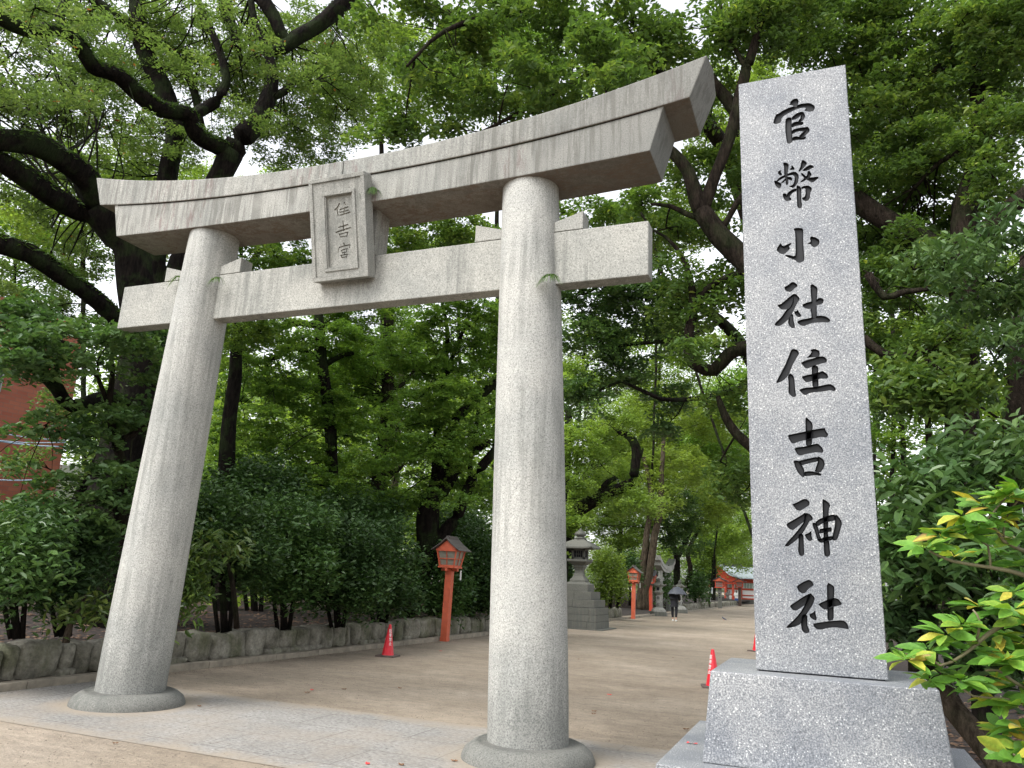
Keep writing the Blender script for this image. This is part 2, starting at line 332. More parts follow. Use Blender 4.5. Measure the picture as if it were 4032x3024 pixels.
CHARS=[[[[-67,4932],[-67,4919],[-79,4908],[-61,4905],[-45,4890],[-24,4884],[-13,4911],[-11,4930],[-19,4949],[-45,4951]],[[-172,4773],[-145,4774],[-134,4785],[-128,4813],[-111,4828],[-79,4844],[-33,4861],[1,4868],[30,4865],[32,4854],[22,4841],[39,4835],[57,4825],[83,4827],[93,4851],[90,4870],[60,4896],[8,4902],[-32,4894],[-77,4886],[-120,4872],[-148,4853],[-163,4853],[-178,4823],[-187,4783]],[[-109,4720],[-105,4640],[-99,4604],[-83,4600],[-63,4614],[-64,4664],[-66,4727],[-62,4799],[-75,4810],[-94,4809],[-105,4792]],[[-63,4784],[-39,4782],[-18,4794],[0,4809],[16,4832],[-3,4838],[-35,4829],[-63,4806]],[[-2,4810],[-7,4785],[-23,4768],[-13,4758],[2,4760],[20,4777],[27,4804],[18,4833],[-3,4838]],[[-67,4723],[-28,4733],[1,4730],[13,4740],[12,4755],[-19,4764],[-42,4767],[-65,4756]],[[-66,4669],[-38,4684],[-17,4686],[9,4680],[30,4690],[39,4710],[0,4713],[-34,4713],[-65,4705]],[[22,4694],[6,4676],[-21,4650],[-19,4640],[9,4634],[23,4647],[47,4668],[52,4689],[41,4710],[26,4713]],[[-66,4619],[-30,4620],[9,4614],[23,4622],[24,4639],[-3,4637],[-42,4653],[-64,4648]]],[[[-128,4438],[-129,4367],[-124,4342],[-122,4293],[-116,4284],[-104,4290],[-103,4339],[-109,4352],[-104,4388],[-97,4427],[-98,4448],[-122,4463],[-135,4455]],[[-167,4401],[-171,4387],[-160,4366],[-147,4364],[-142,4373],[-151,4392],[-146,4409]],[[-79,4414],[-93,4404],[-88,4397],[-63,4393],[-59,4405],[-74,4430],[-81,4427]],[[-182,4319],[-174,4319],[-156,4332],[-124,4347],[-100,4356],[-77,4356],[-64,4347],[-62,4326],[-70,4291],[-82,4279],[-107,4275],[-91,4266],[-76,4255],[-57,4270],[-43,4292],[-35,4334],[-38,4358],[-55,4378],[-76,4380],[-102,4372],[-126,4365],[-147,4358],[-168,4346],[-179,4329],[-199,4333]],[[-190,4297],[-176,4274],[-162,4266],[-150,4285],[-151,4304],[-174,4321],[-199,4333]],[[-153,4308],[-149,4302],[-133,4310],[-114,4334],[-127,4336]],[[-110,4337],[-99,4323],[-81,4312],[-76,4328],[-87,4344],[-108,4346]],[[-23,4408],[-37,4378],[-32,4373],[-13,4385],[16,4417],[23,4432],[5,4457],[-11,4460]],[[-1,4372],[27,4374],[51,4386],[65,4388],[62,4404],[39,4417],[10,4399],[-12,4380]],[[18,4340],[-3,4319],[-27,4297],[-33,4289],[-12,4293],[11,4305],[35,4319],[49,4341],[35,4371],[24,4369]],[[-19,4346],[-6,4326],[14,4304],[36,4286],[52,4276],[72,4292],[90,4304],[89,4318],[50,4317],[20,4322],[3,4343],[-12,4362],[-21,4362]],[[-55,4192],[-55,4111],[-44,4097],[-27,4098],[-23,4127],[-27,4157],[-22,4238],[-28,4260],[-41,4271],[-54,4270]],[[-143,4196],[-133,4173],[-121,4162],[-93,4167],[-89,4177],[-100,4192],[-96,4201],[-77,4222],[-55,4231],[-54,4252],[-81,4247],[-108,4230],[-119,4213],[-123,4220],[-136,4227],[-145,4220]],[[-22,4239],[-2,4242],[3,4234],[2,4201],[-5,4178],[-24,4175],[-18,4159],[2,4144],[17,4148],[28,4164],[32,4202],[43,4221],[44,4239],[25,4260],[-3,4263],[-23,4256]]],[[[-76,3930],[-78,3822],[-81,3755],[-95,3753],[-110,3760],[-135,3767],[-149,3766],[-141,3756],[-111,3736],[-84,3722],[-72,3706],[-55,3698],[-29,3710],[-26,3729],[-27,3787],[-28,3874],[-23,3936],[-31,3951],[-74,3958],[-87,3948]],[[-194,3831],[-200,3805],[-173,3777],[-150,3774],[-124,3796],[-112,3813],[-121,3823],[-107,3838],[-101,3854],[-132,3842],[-155,3833],[-165,3842],[-170,3860]],[[16,3860],[19,3844],[-7,3829],[16,3827],[23,3813],[38,3798],[69,3814],[75,3847],[53,3871],[26,3882],[16,3875]]],[[[-158,3518],[-144,3503],[-120,3498],[-94,3522],[-76,3534],[-80,3550],[-97,3565],[-112,3569],[-135,3549],[-161,3537]],[[-201,3397],[-184,3378],[-154,3377],[-129,3390],[-110,3425],[-96,3474],[-98,3484],[-113,3479],[-157,3443],[-190,3417],[-209,3416]],[[-112,3431],[-129,3399],[-154,3376],[-186,3328],[-229,3287],[-230,3270],[-199,3264],[-168,3285],[-142,3308],[-118,3347],[-110,3363],[-89,3406],[-73,3433],[-66,3449],[-90,3482],[-110,3481]],[[-141,3316],[-148,3286],[-141,3263],[-123,3242],[-106,3244],[-105,3260],[-112,3300],[-112,3339],[-121,3346],[-138,3341]],[[-97,3329],[-80,3316],[-68,3318],[-63,3332],[-76,3352],[-84,3371],[-91,3360],[-108,3359]],[[2,3484],[3,3414],[-6,3365],[-2,3332],[0,3301],[27,3302],[32,3312],[35,3384],[38,3439],[46,3497],[44,3515],[15,3542],[1,3532]],[[-48,3383],[-21,3368],[3,3369],[36,3389],[58,3393],[74,3402],[80,3424],[69,3436],[50,3441],[35,3428],[3,3420],[-27,3414],[-54,3403]],[[-89,3277],[-70,3259],[-46,3252],[-26,3262],[8,3270],[64,3270],[92,3265],[110,3270],[110,3287],[87,3308],[56,3317],[22,3316],[-14,3305],[-64,3300],[-89,3289]]],[[[-152,3053],[-180,2989],[-212,2930],[-240,2873],[-205,2883],[-175,2904],[-152,2936],[-133,2986],[-106,3036],[-86,3068],[-95,3092],[-120,3103],[-135,3097]],[[-160,2871],[-164,2804],[-137,2777],[-121,2779],[-117,2790],[-122,2837],[-122,2901],[-133,2928],[-150,2937],[-163,2920]],[[-11,3072],[-23,3054],[-45,3035],[0,3036],[24,3035],[37,3046],[37,3078],[11,3094],[-18,3089]],[[-70,2992],[-58,2968],[-37,2964],[-3,2978],[39,2990],[76,2997],[78,3020],[62,3038],[33,3041],[-5,3030],[-52,3019],[-81,3004]],[[-17,2910],[-18,2834],[20,2834],[22,2908],[24,2974],[5,2985],[-16,2977]],[[-74,2899],[-58,2875],[-41,2872],[-8,2882],[34,2893],[71,2889],[80,2900],[77,2918],[49,2943],[28,2935],[-14,2926],[-48,2921],[-79,2911]],[[-78,2795],[-58,2787],[-41,2798],[-11,2804],[38,2806],[88,2813],[109,2805],[122,2816],[113,2837],[88,2856],[40,2847],[-10,2838],[-60,2838],[-100,2826]]],[[[-72,2524],[-73,2455],[-38,2459],[-33,2523],[-26,2590],[-31,2610],[-61,2642],[-69,2638]],[[-177,2518],[-161,2481],[-144,2474],[-107,2489],[-36,2503],[21,2515],[51,2508],[62,2530],[47,2554],[44,2572],[-9,2565],[-75,2551],[-138,2539],[-177,2531]],[[-127,2407],[-111,2396],[-61,2411],[-8,2417],[22,2412],[28,2425],[22,2447],[-3,2474],[-38,2466],[-79,2455],[-135,2450],[-142,2441]],[[-139,2313],[-120,2278],[-100,2260],[-88,2265],[-90,2312],[-105,2343],[-116,2365],[-153,2368]],[[-105,2337],[-84,2341],[-47,2351],[-3,2360],[-5,2390],[-83,2374],[-124,2363]],[[-7,2360],[-20,2325],[-30,2295],[2,2286],[23,2316],[33,2342],[26,2372],[-1,2392],[-11,2388]],[[-90,2267],[-67,2269],[-23,2273],[7,2268],[8,2284],[-22,2292],[-46,2299],[-90,2297]]],[[[-160,2076],[-143,2055],[-123,2052],[-102,2066],[-69,2087],[-67,2109],[-83,2125],[-103,2126],[-137,2106],[-169,2092]],[[-204,1954],[-188,1937],[-168,1933],[-139,1959],[-106,1985],[-94,2019],[-91,2045],[-124,2023],[-165,1997],[-209,1971]],[[-106,1985],[-127,1955],[-161,1912],[-207,1861],[-226,1835],[-204,1833],[-179,1853],[-150,1875],[-112,1920],[-91,1956],[-73,1990],[-55,1996],[-53,2011],[-67,2032],[-93,2042]],[[-143,1858],[-148,1808],[-138,1779],[-123,1778],[-112,1788],[-112,1846],[-111,1905],[-125,1914],[-141,1908]],[[-103,1897],[-90,1876],[-75,1868],[-61,1877],[-66,1906],[-64,1933],[-81,1918],[-105,1909]],[[4,2037],[4,1953],[0,1862],[0,1786],[19,1776],[35,1789],[33,1871],[28,1912],[34,1996],[41,2063],[50,2084],[47,2101],[17,2124],[7,2124]],[[-55,1956],[-45,1923],[-35,1882],[-28,1869],[-11,1886],[-18,1903],[-22,1936],[-29,1965],[-42,1982],[-59,1980]],[[-39,1965],[-23,1961],[1,1978],[33,1987],[73,1996],[75,2033],[43,2029],[11,2016],[-21,2001],[-42,1982]],[[72,1976],[57,1921],[49,1880],[66,1874],[80,1885],[97,1935],[112,1980],[104,2005],[83,2032],[69,2026]],[[-21,1915],[30,1926],[51,1929],[51,1956],[12,1949],[-20,1943]],[[-24,1865],[-8,1860],[27,1873],[51,1878],[56,1905],[5,1893],[-35,1880]]],[[[-154,1569],[-133,1555],[-116,1562],[-98,1585],[-66,1608],[-73,1628],[-91,1641],[-130,1623],[-165,1597]],[[-190,1456],[-171,1454],[-145,1474],[-111,1498],[-92,1533],[-89,1562],[-126,1540],[-173,1507],[-211,1479]],[[-124,1488],[-151,1444],[-182,1407],[-230,1361],[-233,1350],[-188,1359],[-149,1379],[-109,1446],[-82,1486],[-66,1522],[-65,1539],[-87,1562],[-100,1550]],[[-150,1371],[-145,1341],[-125,1326],[-108,1331],[-102,1344],[-114,1377],[-110,1429],[-126,1439],[-143,1427]],[[-97,1423],[-81,1409],[-63,1404],[-58,1419],[-65,1440],[-64,1466],[-77,1450],[-100,1438]],[[3,1504],[-1,1405],[35,1412],[39,1506],[48,1592],[45,1609],[7,1631]],[[-44,1493],[-20,1472],[0,1470],[43,1491],[76,1499],[86,1508],[67,1535],[45,1541],[3,1527],[-27,1511],[-44,1501]],[[-77,1369],[-63,1355],[-38,1353],[-5,1365],[36,1372],[93,1369],[113,1364],[112,1383],[103,1405],[83,1416],[18,1407],[-36,1397],[-82,1385]]]]
PLAQ=[[[[63,302],[82,332]],13],[[[1,306],[-27,347],[-67,372]],18],[[[-30,359],[-34,394],[-24,444]],12],[[[3,377],[60,367],[116,360]],12],[[[1,407],[63,405],[116,396]],12],[[[62,363],[51,440]],11],[[[-4,442],[61,433],[141,424]],13],[[[37,510],[38,578],[37,622]],12],[[[-28,577],[34,571],[102,560]],13],[[[-64,632],[32,613],[138,601]],15],[[[-22,648],[-6,694]],10],[[[-12,658],[97,645]],11],[[[95,646],[77,697]],11],[[[2,690],[74,688]],10],[[[36,764],[41,793]],15],[[[-30,808],[43,798],[115,793]],12],[[[-29,802],[-51,870]],9],[[[117,793],[109,827]],9],[[[-6,844],[77,833]],11],[[[2,845],[8,874]],9],[[[75,836],[62,871]],9],[[[8,874],[64,870]],9],[[[39,865],[36,897]],9],[[[-17,901],[84,898]],10],[[[-6,902],[-1,927]],9],[[[74,901],[61,929]],9],[[[-1,927],[62,924]],10]]
# ------------------------------------------------------------------ foliage
def leaf_arrays(Cn,size,tint,spread=.55,droop=.25,asp=.46,jit=.5,g=rng,hexa=False):
    n=len(Cn); az=g.uniform(0,2*PI,n)
    ax=np.stack([np.cos(az),np.sin(az),-droop+g.normal(0,.3,n)],1); ax/=np.linalg.norm(ax,axis=1)[:,None]
    nr=np.stack([g.normal(0,spread,n),g.normal(0,spread,n),np.ones(n)],1)
    sd=np.cross(nr,ax); sd/=np.linalg.norm(sd,axis=1)[:,None]+1e-9
    nr=np.cross(ax,sd)
    L=(size*g.uniform(1-jit,1+jit,n))[:,None]; w=L*asp*.5
    if hexa:
        V=np.empty((n,8,3)); b=Cn-ax*L*.5; t=Cn+ax*L*.5-nr*L*.10
        for o,sg in ((0,1.),(4,-1.)):
            V[:,o]=b; V[:,o+1]=Cn-ax*L*.22+sg*sd*w*.85+nr*w*.35; V[:,o+2]=Cn+ax*L*.16+sg*sd*w*.80+nr*w*.25; V[:,o+3]=t
        return V.reshape(-1,3),np.repeat(tint,8)
    V=np.empty((n,4,3)); V[:,0]=Cn-ax*L*.5; V[:,2]=Cn+ax*L*.5
    V[:,1]=Cn-ax*L*.06+sd*w+nr*w*.35; V[:,3]=Cn-ax*L*.06-sd*w+nr*w*.35
    return V.reshape(-1,3),np.repeat(tint,4)
def quads_object(name,V,T,mat,parent,**kw):
    n=len(V)//4
    off=np.array(parent.matrix_basis.translation) if parent is not None else np.zeros(3)
    me=bpy.data.meshes.new(name); me.vertices.add(4*n); me.loops.add(4*n); me.polygons.add(n)
    me.vertices.foreach_set('co',(V-off).astype(np.float32).ravel()); me.loops.foreach_set('vertex_index',np.arange(4*n,dtype=np.int32))
    me.polygons.foreach_set('loop_start',np.arange(0,4*n,4,dtype=np.int32))
    me.update(calc_edges=True)
    a=me.attributes.new('tint','FLOAT','POINT'); a.data.foreach_set('value',np.clip(T,0,1).astype(np.float32))
    me.materials.append(mat); return link(name,me,parent,**kw)
def in_view(p,m=.12):
    q=project(p); return (q[:,0]>-4032*m)&(q[:,0]<4032*(1+m))&(q[:,1]>-3024*m)&(q[:,1]<3024*(1+m))&(q[:,2]>0)
BUDGET=[0]; COVER=2.0
def crown_sprays(crowns,leaf,per,g):
    S=[];Rr=[]
    for (cx,cy,rx,ry,D,cov) in crowns:
        c=P(cx,cy,D); d3=np.linalg.norm(c-C0); a=rx/FPX*d3; b=ry/FPX*d3; dep=min(max(a,b)*.8,3.2)
        area=PI*a*b; nl=COVER*(.78 if D<13.2 else 1.)*cov*area/(leaf*leaf*.46*.5)
        ns=max(3,int(nl/per)); r=ray(cx,cy); fw=np.array([r[0],r[1],0]); fw/=np.linalg.norm(fw); rt=np.cross(fw,[0,0,1])
        u=g.normal(0,1,(ns,3)); u/=np.linalg.norm(u,axis=1)[:,None]; u*=(g.uniform(.15,1,ns)**.45)[:,None]
        p=c+u[:,:1]*a*rt+u[:,1:2]*dep*fw+u[:,2:]*b*np.array([0,0,1.])
        S.append(p); Rr+= [math.sqrt(per*leaf*leaf*.23/PI)*1.15]*ns
    S=np.concatenate(S); Rr=np.array(Rr); k=in_view(S)&(S[:,2]>.25); return S[k],Rr[k]
def tree(name,label,cat,limbs,crowns,leafm,barkm,leaf=.09,per=110,seed=1,group=None,twig=True,spread=.55,droop=.25,flat=.22,base=None,moss=None,asp=.46,tintb=0.,foliage='crown',trunk='trunk',zmin=None):
    """limbs: lists of (x,y,D,width_px); crowns: (x,y,rx,ry,D,coverage), surveyed from the photo and built at their own distance"""
    g=np.random.default_rng(seed)
    L=[]
    for lb in limbs:
        pts=[P(a,b,d) for a,b,d,w in lb]; rad=[max(.006,w*.5/FPX*np.linalg.norm(p-C0)) for (a,b,d,w),p in zip(lb,pts)]
        L.append(spline(pts,rad,.3))
    if base is None:
        p0=L[0][0][0]; base=(p0[0],p0[1],0)
    root=empty(name,base,label,cat,group)
    mb=MB()
    for (q,r) in L:
        q=q+np.array([[noise.noise(Vector(p*.8))*.05,noise.noise(Vector(p*.8+9))*.05,0] for p in q]) if len(q)>3 else q
        mb.tube(q,r,n=10 if r[0]>.06 else 6,wob=.12)
    allp=np.concatenate([q for q,_ in L]) if L else np.array([base])
    allr=np.concatenate([r for _,r in L]) if L else np.array([.03])
    S,Rr=crown_sprays(crowns,leaf,per,g) if crowns else (np.zeros((0,3)),np.zeros(0))
    if zmin is not None:
        k=S[:,2]>zmin; S=S[k];Rr=Rr[k]
    if twig and len(S)>3:
        nn=max(2,len(S)//7); idx=g.choice(len(S),nn,replace=False); nodes=[];
        for i in idx:
            d=np.linalg.norm(allp-S[i],axis=1); j=int(np.argmin(d+4*allr+g.uniform(0,.8,len(d))))
            a=allp[j]; b=S[i]-np.array([0,0,.1])
            ln=np.linalg.norm(b-a)
            mid1=a+(b-a)*.33+g.normal(0,.09*ln,3)+np.array([0,0,.04*ln]); mid2=a+(b-a)*.68+g.normal(0,.05*ln,3)+np.array([0,0,.05*ln])
            q,r=spline([a,mid1,mid2,b],[min(allr[j]*.7,.010+.005*ln,.022),min(.009+.0035*ln,.016),min(.007+.002*ln,.011),.005],.5)
            mb.tube(q,r,n=4,cap=False); nodes.append(q)
        tp=np.concatenate(nodes)
        for i in range(len(S)):
            d=np.linalg.norm(tp-S[i],axis=1); a=tp[int(np.argmin(d))]; b=S[i]
            if np.linalg.norm(a-b)<.05: continue
            m=(a+b)/2+g.normal(0,.06,3); mb.tube([a,m,b],[.009,.006,.003],n=3,cap=False)
    if mb.v: mb.build(trunk,barkm,root)
    if len(S):
        st=g.uniform(0,1,len(S)); tilt=g.normal(0,.25,(len(S),2))
        n=per; ii=np.repeat(np.arange(len(S)),n); N_=len(ii)
        rr=np.sqrt(g.uniform(0,1,N_))*Rr[ii]; an=g.uniform(0,2*PI,N_)
        dx=rr*np.cos(an);dy=rr*np.sin(an)
        dz=g.normal(0,flat,N_)*Rr[ii]-.35*rr*rr/Rr[ii]+tilt[ii,0]*dx+tilt[ii,1]*dy
        Cn=S[ii]+np.stack([dx,dy,dz],1)
        k=in_view(Cn,.1)&(Cn[:,2]>.08); Cn=Cn[k]; ii=ii[k]
        t=.45*st[ii]+.45*g.uniform(0,1,len(ii))+.05+tintb; t=np.where(g.uniform(0,1,len(ii))>.996,1.,np.minimum(t,.97))
        V,T=leaf_arrays(Cn,leaf,t,spread,droop,asp,g=g,hexa=min(c[4] for c in crowns)<13.2); BUDGET[0]+=len(Cn)
        quads_object(foliage,V,T,leafm,root)
    if moss:
        Q=[]
        for li in moss:
            q,r=L[li]; m=len(q)*70; j=g.integers(0,len(q)-1,m); f=g.uniform(0,1,m)[:,None]
            c=q[j]*(1-f)+q[j+1]*f; an=g.uniform(-PI,PI,m); rad=r[j]
            c=c+np.stack([np.cos(an)*rad,np.sin(an)*rad*.3,np.abs(np.sin(an))*rad*.9+.02],1); k=g.uniform(0,1,m)<.75; Q.append(c[k])
        Q=np.concatenate(Q); V,T=leaf_arrays(Q,.15,g.uniform(0,1,len(Q)),1.2,-.3,.14,g=g); quads_object('moss',V,T,M['moss'],root)
    return root
# ------------------------------------------------------------------ ground
def PXw(x,y,X): r=ray(x,y); return C0+r*(X/r[0])
def grid_sheet(name,xs,ys,fz,mat,kind='structure'):
    vs=[(x,y,fz(x,y)) for y in ys for x in xs]; nx=len(xs)
    fs=[(j*nx+i,j*nx+i+1,(j+1)*nx+i+1,(j+1)*nx+i) for j in range(len(ys)-1) for i in range(nx-1)]
    m=MB(); m.add(vs,fs,0,True); return m.build(name,mat,kind=kind)
m=MB(); m.add([(-500,-300,0),(500,-300,0),(500,700,0),(-500,700,0)],[(0,1,2,3)]); m.build('ground',M['sand'],kind='structure')
def bank_z(x,y):
    if 39<y<57.5: return .012
    e=min(1,(-9.5-x)/2.5); return .40+.22*e+.10*noise.noise(Vector((x*.6,y*.6,0)))*min(1,e*2+.3)+.03*noise.noise(Vector((x*3,y*3,2)))
xs=[-9.55-.25*i for i in range(26)]+[-16.5-2*i for i in range(40)]
bank=grid_sheet('earth_bank',xs,[-8+.5*i for i in range(140)]+[62+3*i for i in range(40)],bank_z,M['soil'])
rs=grid_sheet('bare_earth',[1.05+.3*i for i in range(30)]+[10+3*i for i in range(20)],[3.5+.4*i for i in range(60)]+[28+5*i for i in range(20)],
    lambda x,y:.004+min(.3,max(0,(x-1.1))*.12)+.05*abs(noise.noise(Vector((x,y,5)))),M['soil'])
m=MB(); m.add([(-9.04,5.655,.004),(1.3,5.655,.004),(1.3,8.25,.004),(-9.04,8.25,.004)],[(0,1,2,3)]); m.build('pavement',M['pave'],kind='structure')
# kerb along the foot of the wall: long stones with joints, sand strip behind
m=MB(); y=-4.
while y<90:
    l=random.uniform(1.2,1.9); dx=random.uniform(-.008,.008)
    m.box(-9.20+dx,-9.05+dx,y,y+l-.012,-.05,.095+random.uniform(-.006,.006)); y+=l
m.build('kerb',M['kerb'],bevel=.012,kind='structure')
m=MB(); m.add([(-9.62,-5,.075),(-9.19,-5,.075),(-9.19,92,.075),(-9.62,92,.075)],[(0,1,2,3)]); m.build('kerb_strip',M['sand'],kind='structure')
def stone(mb,x0,x1,y0,y1,z0,z1,seed):
    n=6; V={};vs=[];fs=[]
    def vid(i,j,k):
        key=(i,j,k)
        if key not in V:
            p=np.array([i,j,k],float)/n*2-1; mx=np.max(np.abs(p)); q=p*mx/((np.sum(np.abs(p)**5))**(1/5)+1e-9)
            w=Vector((q[0]*.9+seed*3.1,q[1]*.9+seed,q[2]*.9)); d=noise.noise_vector(w)*.17+noise.noise_vector(w*3)*.07
            q=q+np.array(d); V[key]=len(vs)
            vs.append((x0+(x1-x0)*(q[0]+1)/2,y0+(y1-y0)*(q[1]+1)/2,z0+(z1-z0)*(q[2]+1)/2))
        return V[key]
    for a in range(n):
        for b in range(n):
            fs+= [(vid(a,b,n),vid(a+1,b,n),vid(a+1,b+1,n),vid(a,b+1,n)),(vid(n,a,b),vid(n,a+1,b),vid(n,a+1,b+1),vid(n,a,b+1)),
                  (vid(0,a,b),vid(0,a,b+1),vid(0,a+1,b+1),vid(0,a+1,b)),(vid(a,0,b),vid(a+1,0,b),vid(a+1,0,b+1),vid(a,0,b+1)),(vid(a,n,b),vid(a,n,b+1),vid(a+1,n,b+1),vid(a+1,n,b))]
    mb.add(vs,fs,0,True)
def wall(y0,y1,label,seed,x=-9.27):
    random.seed(seed); m=MB(); y=y0;i=0
    while y<y1:
        w=random.uniform(.30,.62) if random.random()<.8 else random.uniform(.14,.22)
        if y<9.5: w*=1.25
        h=random.uniform(.47,.535); z0=random.choice([.05,.05,.13])
        stone(m,x-.42,x+random.uniform(-.03,.03),y+.006,y+w,z0,h,seed+i)
        if z0>.1:
            for q in range(2): stone(m,x-.3,x+.03,y+q*w/2,y+(q+1)*w/2+.02,.03,.17,seed+i*7+q)
        y+=w;i+=1
    m.box(x-.34,x-.09,y0,y1,.02,.42)
    return m.build('stone_wall',M['wall'],label=label,cat='wall')
wall(-2,38.3,'low mossy retaining wall of rough stones along the kerb behind the stone gate',3)
wall(57.5,92,'distant low stone wall past the umbrella, running towards the red gate',41,-9.32)

# ------------------------------------------------------------------ the great torii
XC=-4.965
T=empty('torii_gate',(XC,7.075,0),'big weathered grey granite torii gate with carved name plaque over the sandy approach','torii gate')
for s in (-1,1):
    cx=XC+s*2.405
    m=MB(); m.lathe([(.605,-.02),(.60,.03),(.575,.085),(.51,.135),(.46,.155),(.455,.15),(.36,.152)],64,cx,7.075); m.build('plinth',M['plinth'],T)
    m=MB(); m.lathe([(.368,.10),(.37,.6),(.362,1.5),(.352,2.5),(.338,3.6),(.322,4.7),(.305,5.72)],72,cx,7.075,lean=(-s*.0385,0)); m.build('pillar',M['pil'],T)
m=MB(); m.box(XC-3.52,XC+3.5,6.975,7.175,4.51,5.09); m.build('tie_beam',M['nuki'],T,bevel=.012)
# lintel (shimaki) and cap beam (kasagi): sections swept along a rising curve
def kb(x): return 5.995+.235*abs(x/3.96)**2.3
def swept(ts,sec,mb):
    n=None
    vs=[];k=0
    for t in ts:
        s=sec(t); k=len(s); vs+=s
    fs=[(j*k+i,j*k+(i+1)%k,(j+1)*k+(i+1)%k,(j+1)*k+i) for j in range(len(ts)-1) for i in range(k)]
    fs+=[tuple(range(k)),tuple((len(ts)-1)*k+i for i in range(k))][::1]
    mb.add(vs,fs)
def sec_sh(t):
    xb=XC+t*3.56; xt=XC+t*3.70; zb=5.64+.085*abs(t)**2; zt=kb(t*3.70)+.01
    return [(xb,6.742,zb),(xt,6.742,zt),(xt,7.395,zt),(xb,7.395,zb)]
def sec_ka(t):
    xb=XC+t*3.955; xt=XC+t*4.13; zb=kb(t*3.955); zt=6.225+.445*abs(t)**2.2; xm=XC+t*4.15
    return [(xb,6.72,zb),(xt,6.72,zt),(xm,7.075,zt+.075),(xt,7.43,zt),(xb,7.43,zb)]
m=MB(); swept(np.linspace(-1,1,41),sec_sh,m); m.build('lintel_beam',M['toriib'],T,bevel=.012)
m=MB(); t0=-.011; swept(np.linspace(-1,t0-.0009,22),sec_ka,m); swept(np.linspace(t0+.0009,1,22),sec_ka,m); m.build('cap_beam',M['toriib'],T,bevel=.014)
m=MB(); swept(np.linspace(-.985,.985,41),lambda t:[(XC+t*3.68,6.736,kb(t*3.68)-.008),(XC+t*3.69,6.736,kb(t*3.69)+.004),(XC+t*3.69,6.80,kb(t*3.69)+.004),(XC+t*3.68,6.80,kb(t*3.68)-.012)],m); m.build('joint',M['bk_dark'],T)  # dark strip standing in for shade and moss in the gap under the cap
for s in (-1,1):                       # wedges either side of each pillar
    px_=XC+s*2.21
    for q in (-1,1):
        a=px_+q*.30; b=px_+q*.61; x0,x1=min(a,b),max(a,b); hi0=.20 if q<0 else .11; hi1=.11 if q<0 else .20
        m=MB(); m.hexa([(x0,6.97,5.093),(x1,6.97,5.093),(x1,7.18,5.093),(x0,7.18,5.093),(x0+(.0),6.97,5.093+hi0),(x1,6.97,5.093+hi1),(x1,7.18,5.093+hi1),(x0,7.18,5.093+hi0)])
        m.build('wedge',M['torii'],T,bevel=.008)
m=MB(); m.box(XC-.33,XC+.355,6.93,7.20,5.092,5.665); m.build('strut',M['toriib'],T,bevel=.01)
ex=np.array([1,0,0.]);vd=np.array([0,.30,-1.16]);vd/=np.linalg.norm(vd);nn=np.array([0,-1.16,-.30]);nn/=np.linalg.norm(nn);p0=np.array([-4.955,6.55,5.92])
def Q(u,v,d): return p0+u*ex+v*vd+d*nn
def qbox(mb,u0,u1,v0,v1,d0,d1,mi=0):
    mb.hexa([Q(u0,v1,d0),Q(u1,v1,d0),Q(u1,v1,d1),Q(u0,v1,d1),Q(u0,v0,d0),Q(u1,v0,d0),Q(u1,v0,d1),Q(u0,v0,d1)],mi)
m=MB(); U0,U1,V0,V1=-.372,.358,0.,1.175; a0,a1,b0,b1=-.165,.185,.215,1.03
for (u0,u1,v0,v1) in ((U0,U1,V0,b0),(U0,U1,b1,V1),(U0,a0,b0,b1),(a1,U1,b0,b1)): qbox(m,u0,u1,v0,v1,-.15,0)
plaque=m.build('plaque',M['torii'],T)
def qframe(name,o,w,d0,d1,par):
    u0,u1,v0,v1=o; m=MB()
    for (x0,x1,y0,y1) in ((u0,u1,v0,v0+w),(u0,u1,v1-w,v1),(u0,u0+w,v0+w,v1-w),(u1-w,u1,v0+w,v1-w)): qbox(m,x0,x1,y0,y1,d0,d1)
    return m.build(name,M['torii'],par,bevel=.006)
qframe('rim',(U0-.006,U1+.006,V0-.006,V1+.006),.045,-.145,.014,plaque)
qframe('moulding',(-.212,.232,.168,1.078),.035,-.02,.012,plaque)
# carving: cutters with rounded floors, removed from the stone
def inset(poly,d):
    n=len(poly); out=[]
    for i in range(n):
        p=np.array(poly[i],float);a=np.array(poly[i-1],float);b=np.array(poly[(i+1)%n],float)
        e1=p-a;e2=b-p;e1/=np.linalg.norm(e1)+1e-9;e2/=np.linalg.norm(e2)+1e-9
        n1=np.array([-e1[1],e1[0]]);n2=np.array([-e2[1],e2[0]]);q=n1+n2;l=np.linalg.norm(q)
        q=q/l if l>.2 else n1; out.append(p+q*d)
    return out
def smooth_poly(poly):
    out=[];n=len(poly)
    for i in range(n):
        p=np.array(poly[i],float);q=np.array(poly[(i+1)%n],float); out+=[p*.82+q*.18,p*.18+q*.82]
    return out
def cutter(mb,poly,fn,depth,ins):
    poly=smooth_poly(poly); n=len(poly)
    cx=np.mean(poly,axis=0)
    rings=[(poly,.02),(poly,-depth*.35),([np.array(a)*.5+np.array(b)*.5 for a,b in zip(poly,inset(poly,ins))],-depth*.8),(inset(poly,ins),-depth)]
    vs=[fn(q[0],q[1],d) for r,d in rings for q in r]
    fs=[(j*n+i,j*n+(i+1)%n,(j+1)*n+(i+1)%n,(j+1)*n+i) for j in range(3) for i in range(n)]
    fs+=[tuple(range(n))[::-1],tuple(3*n+i for i in range(n))]
    mb.add(vs,fs)
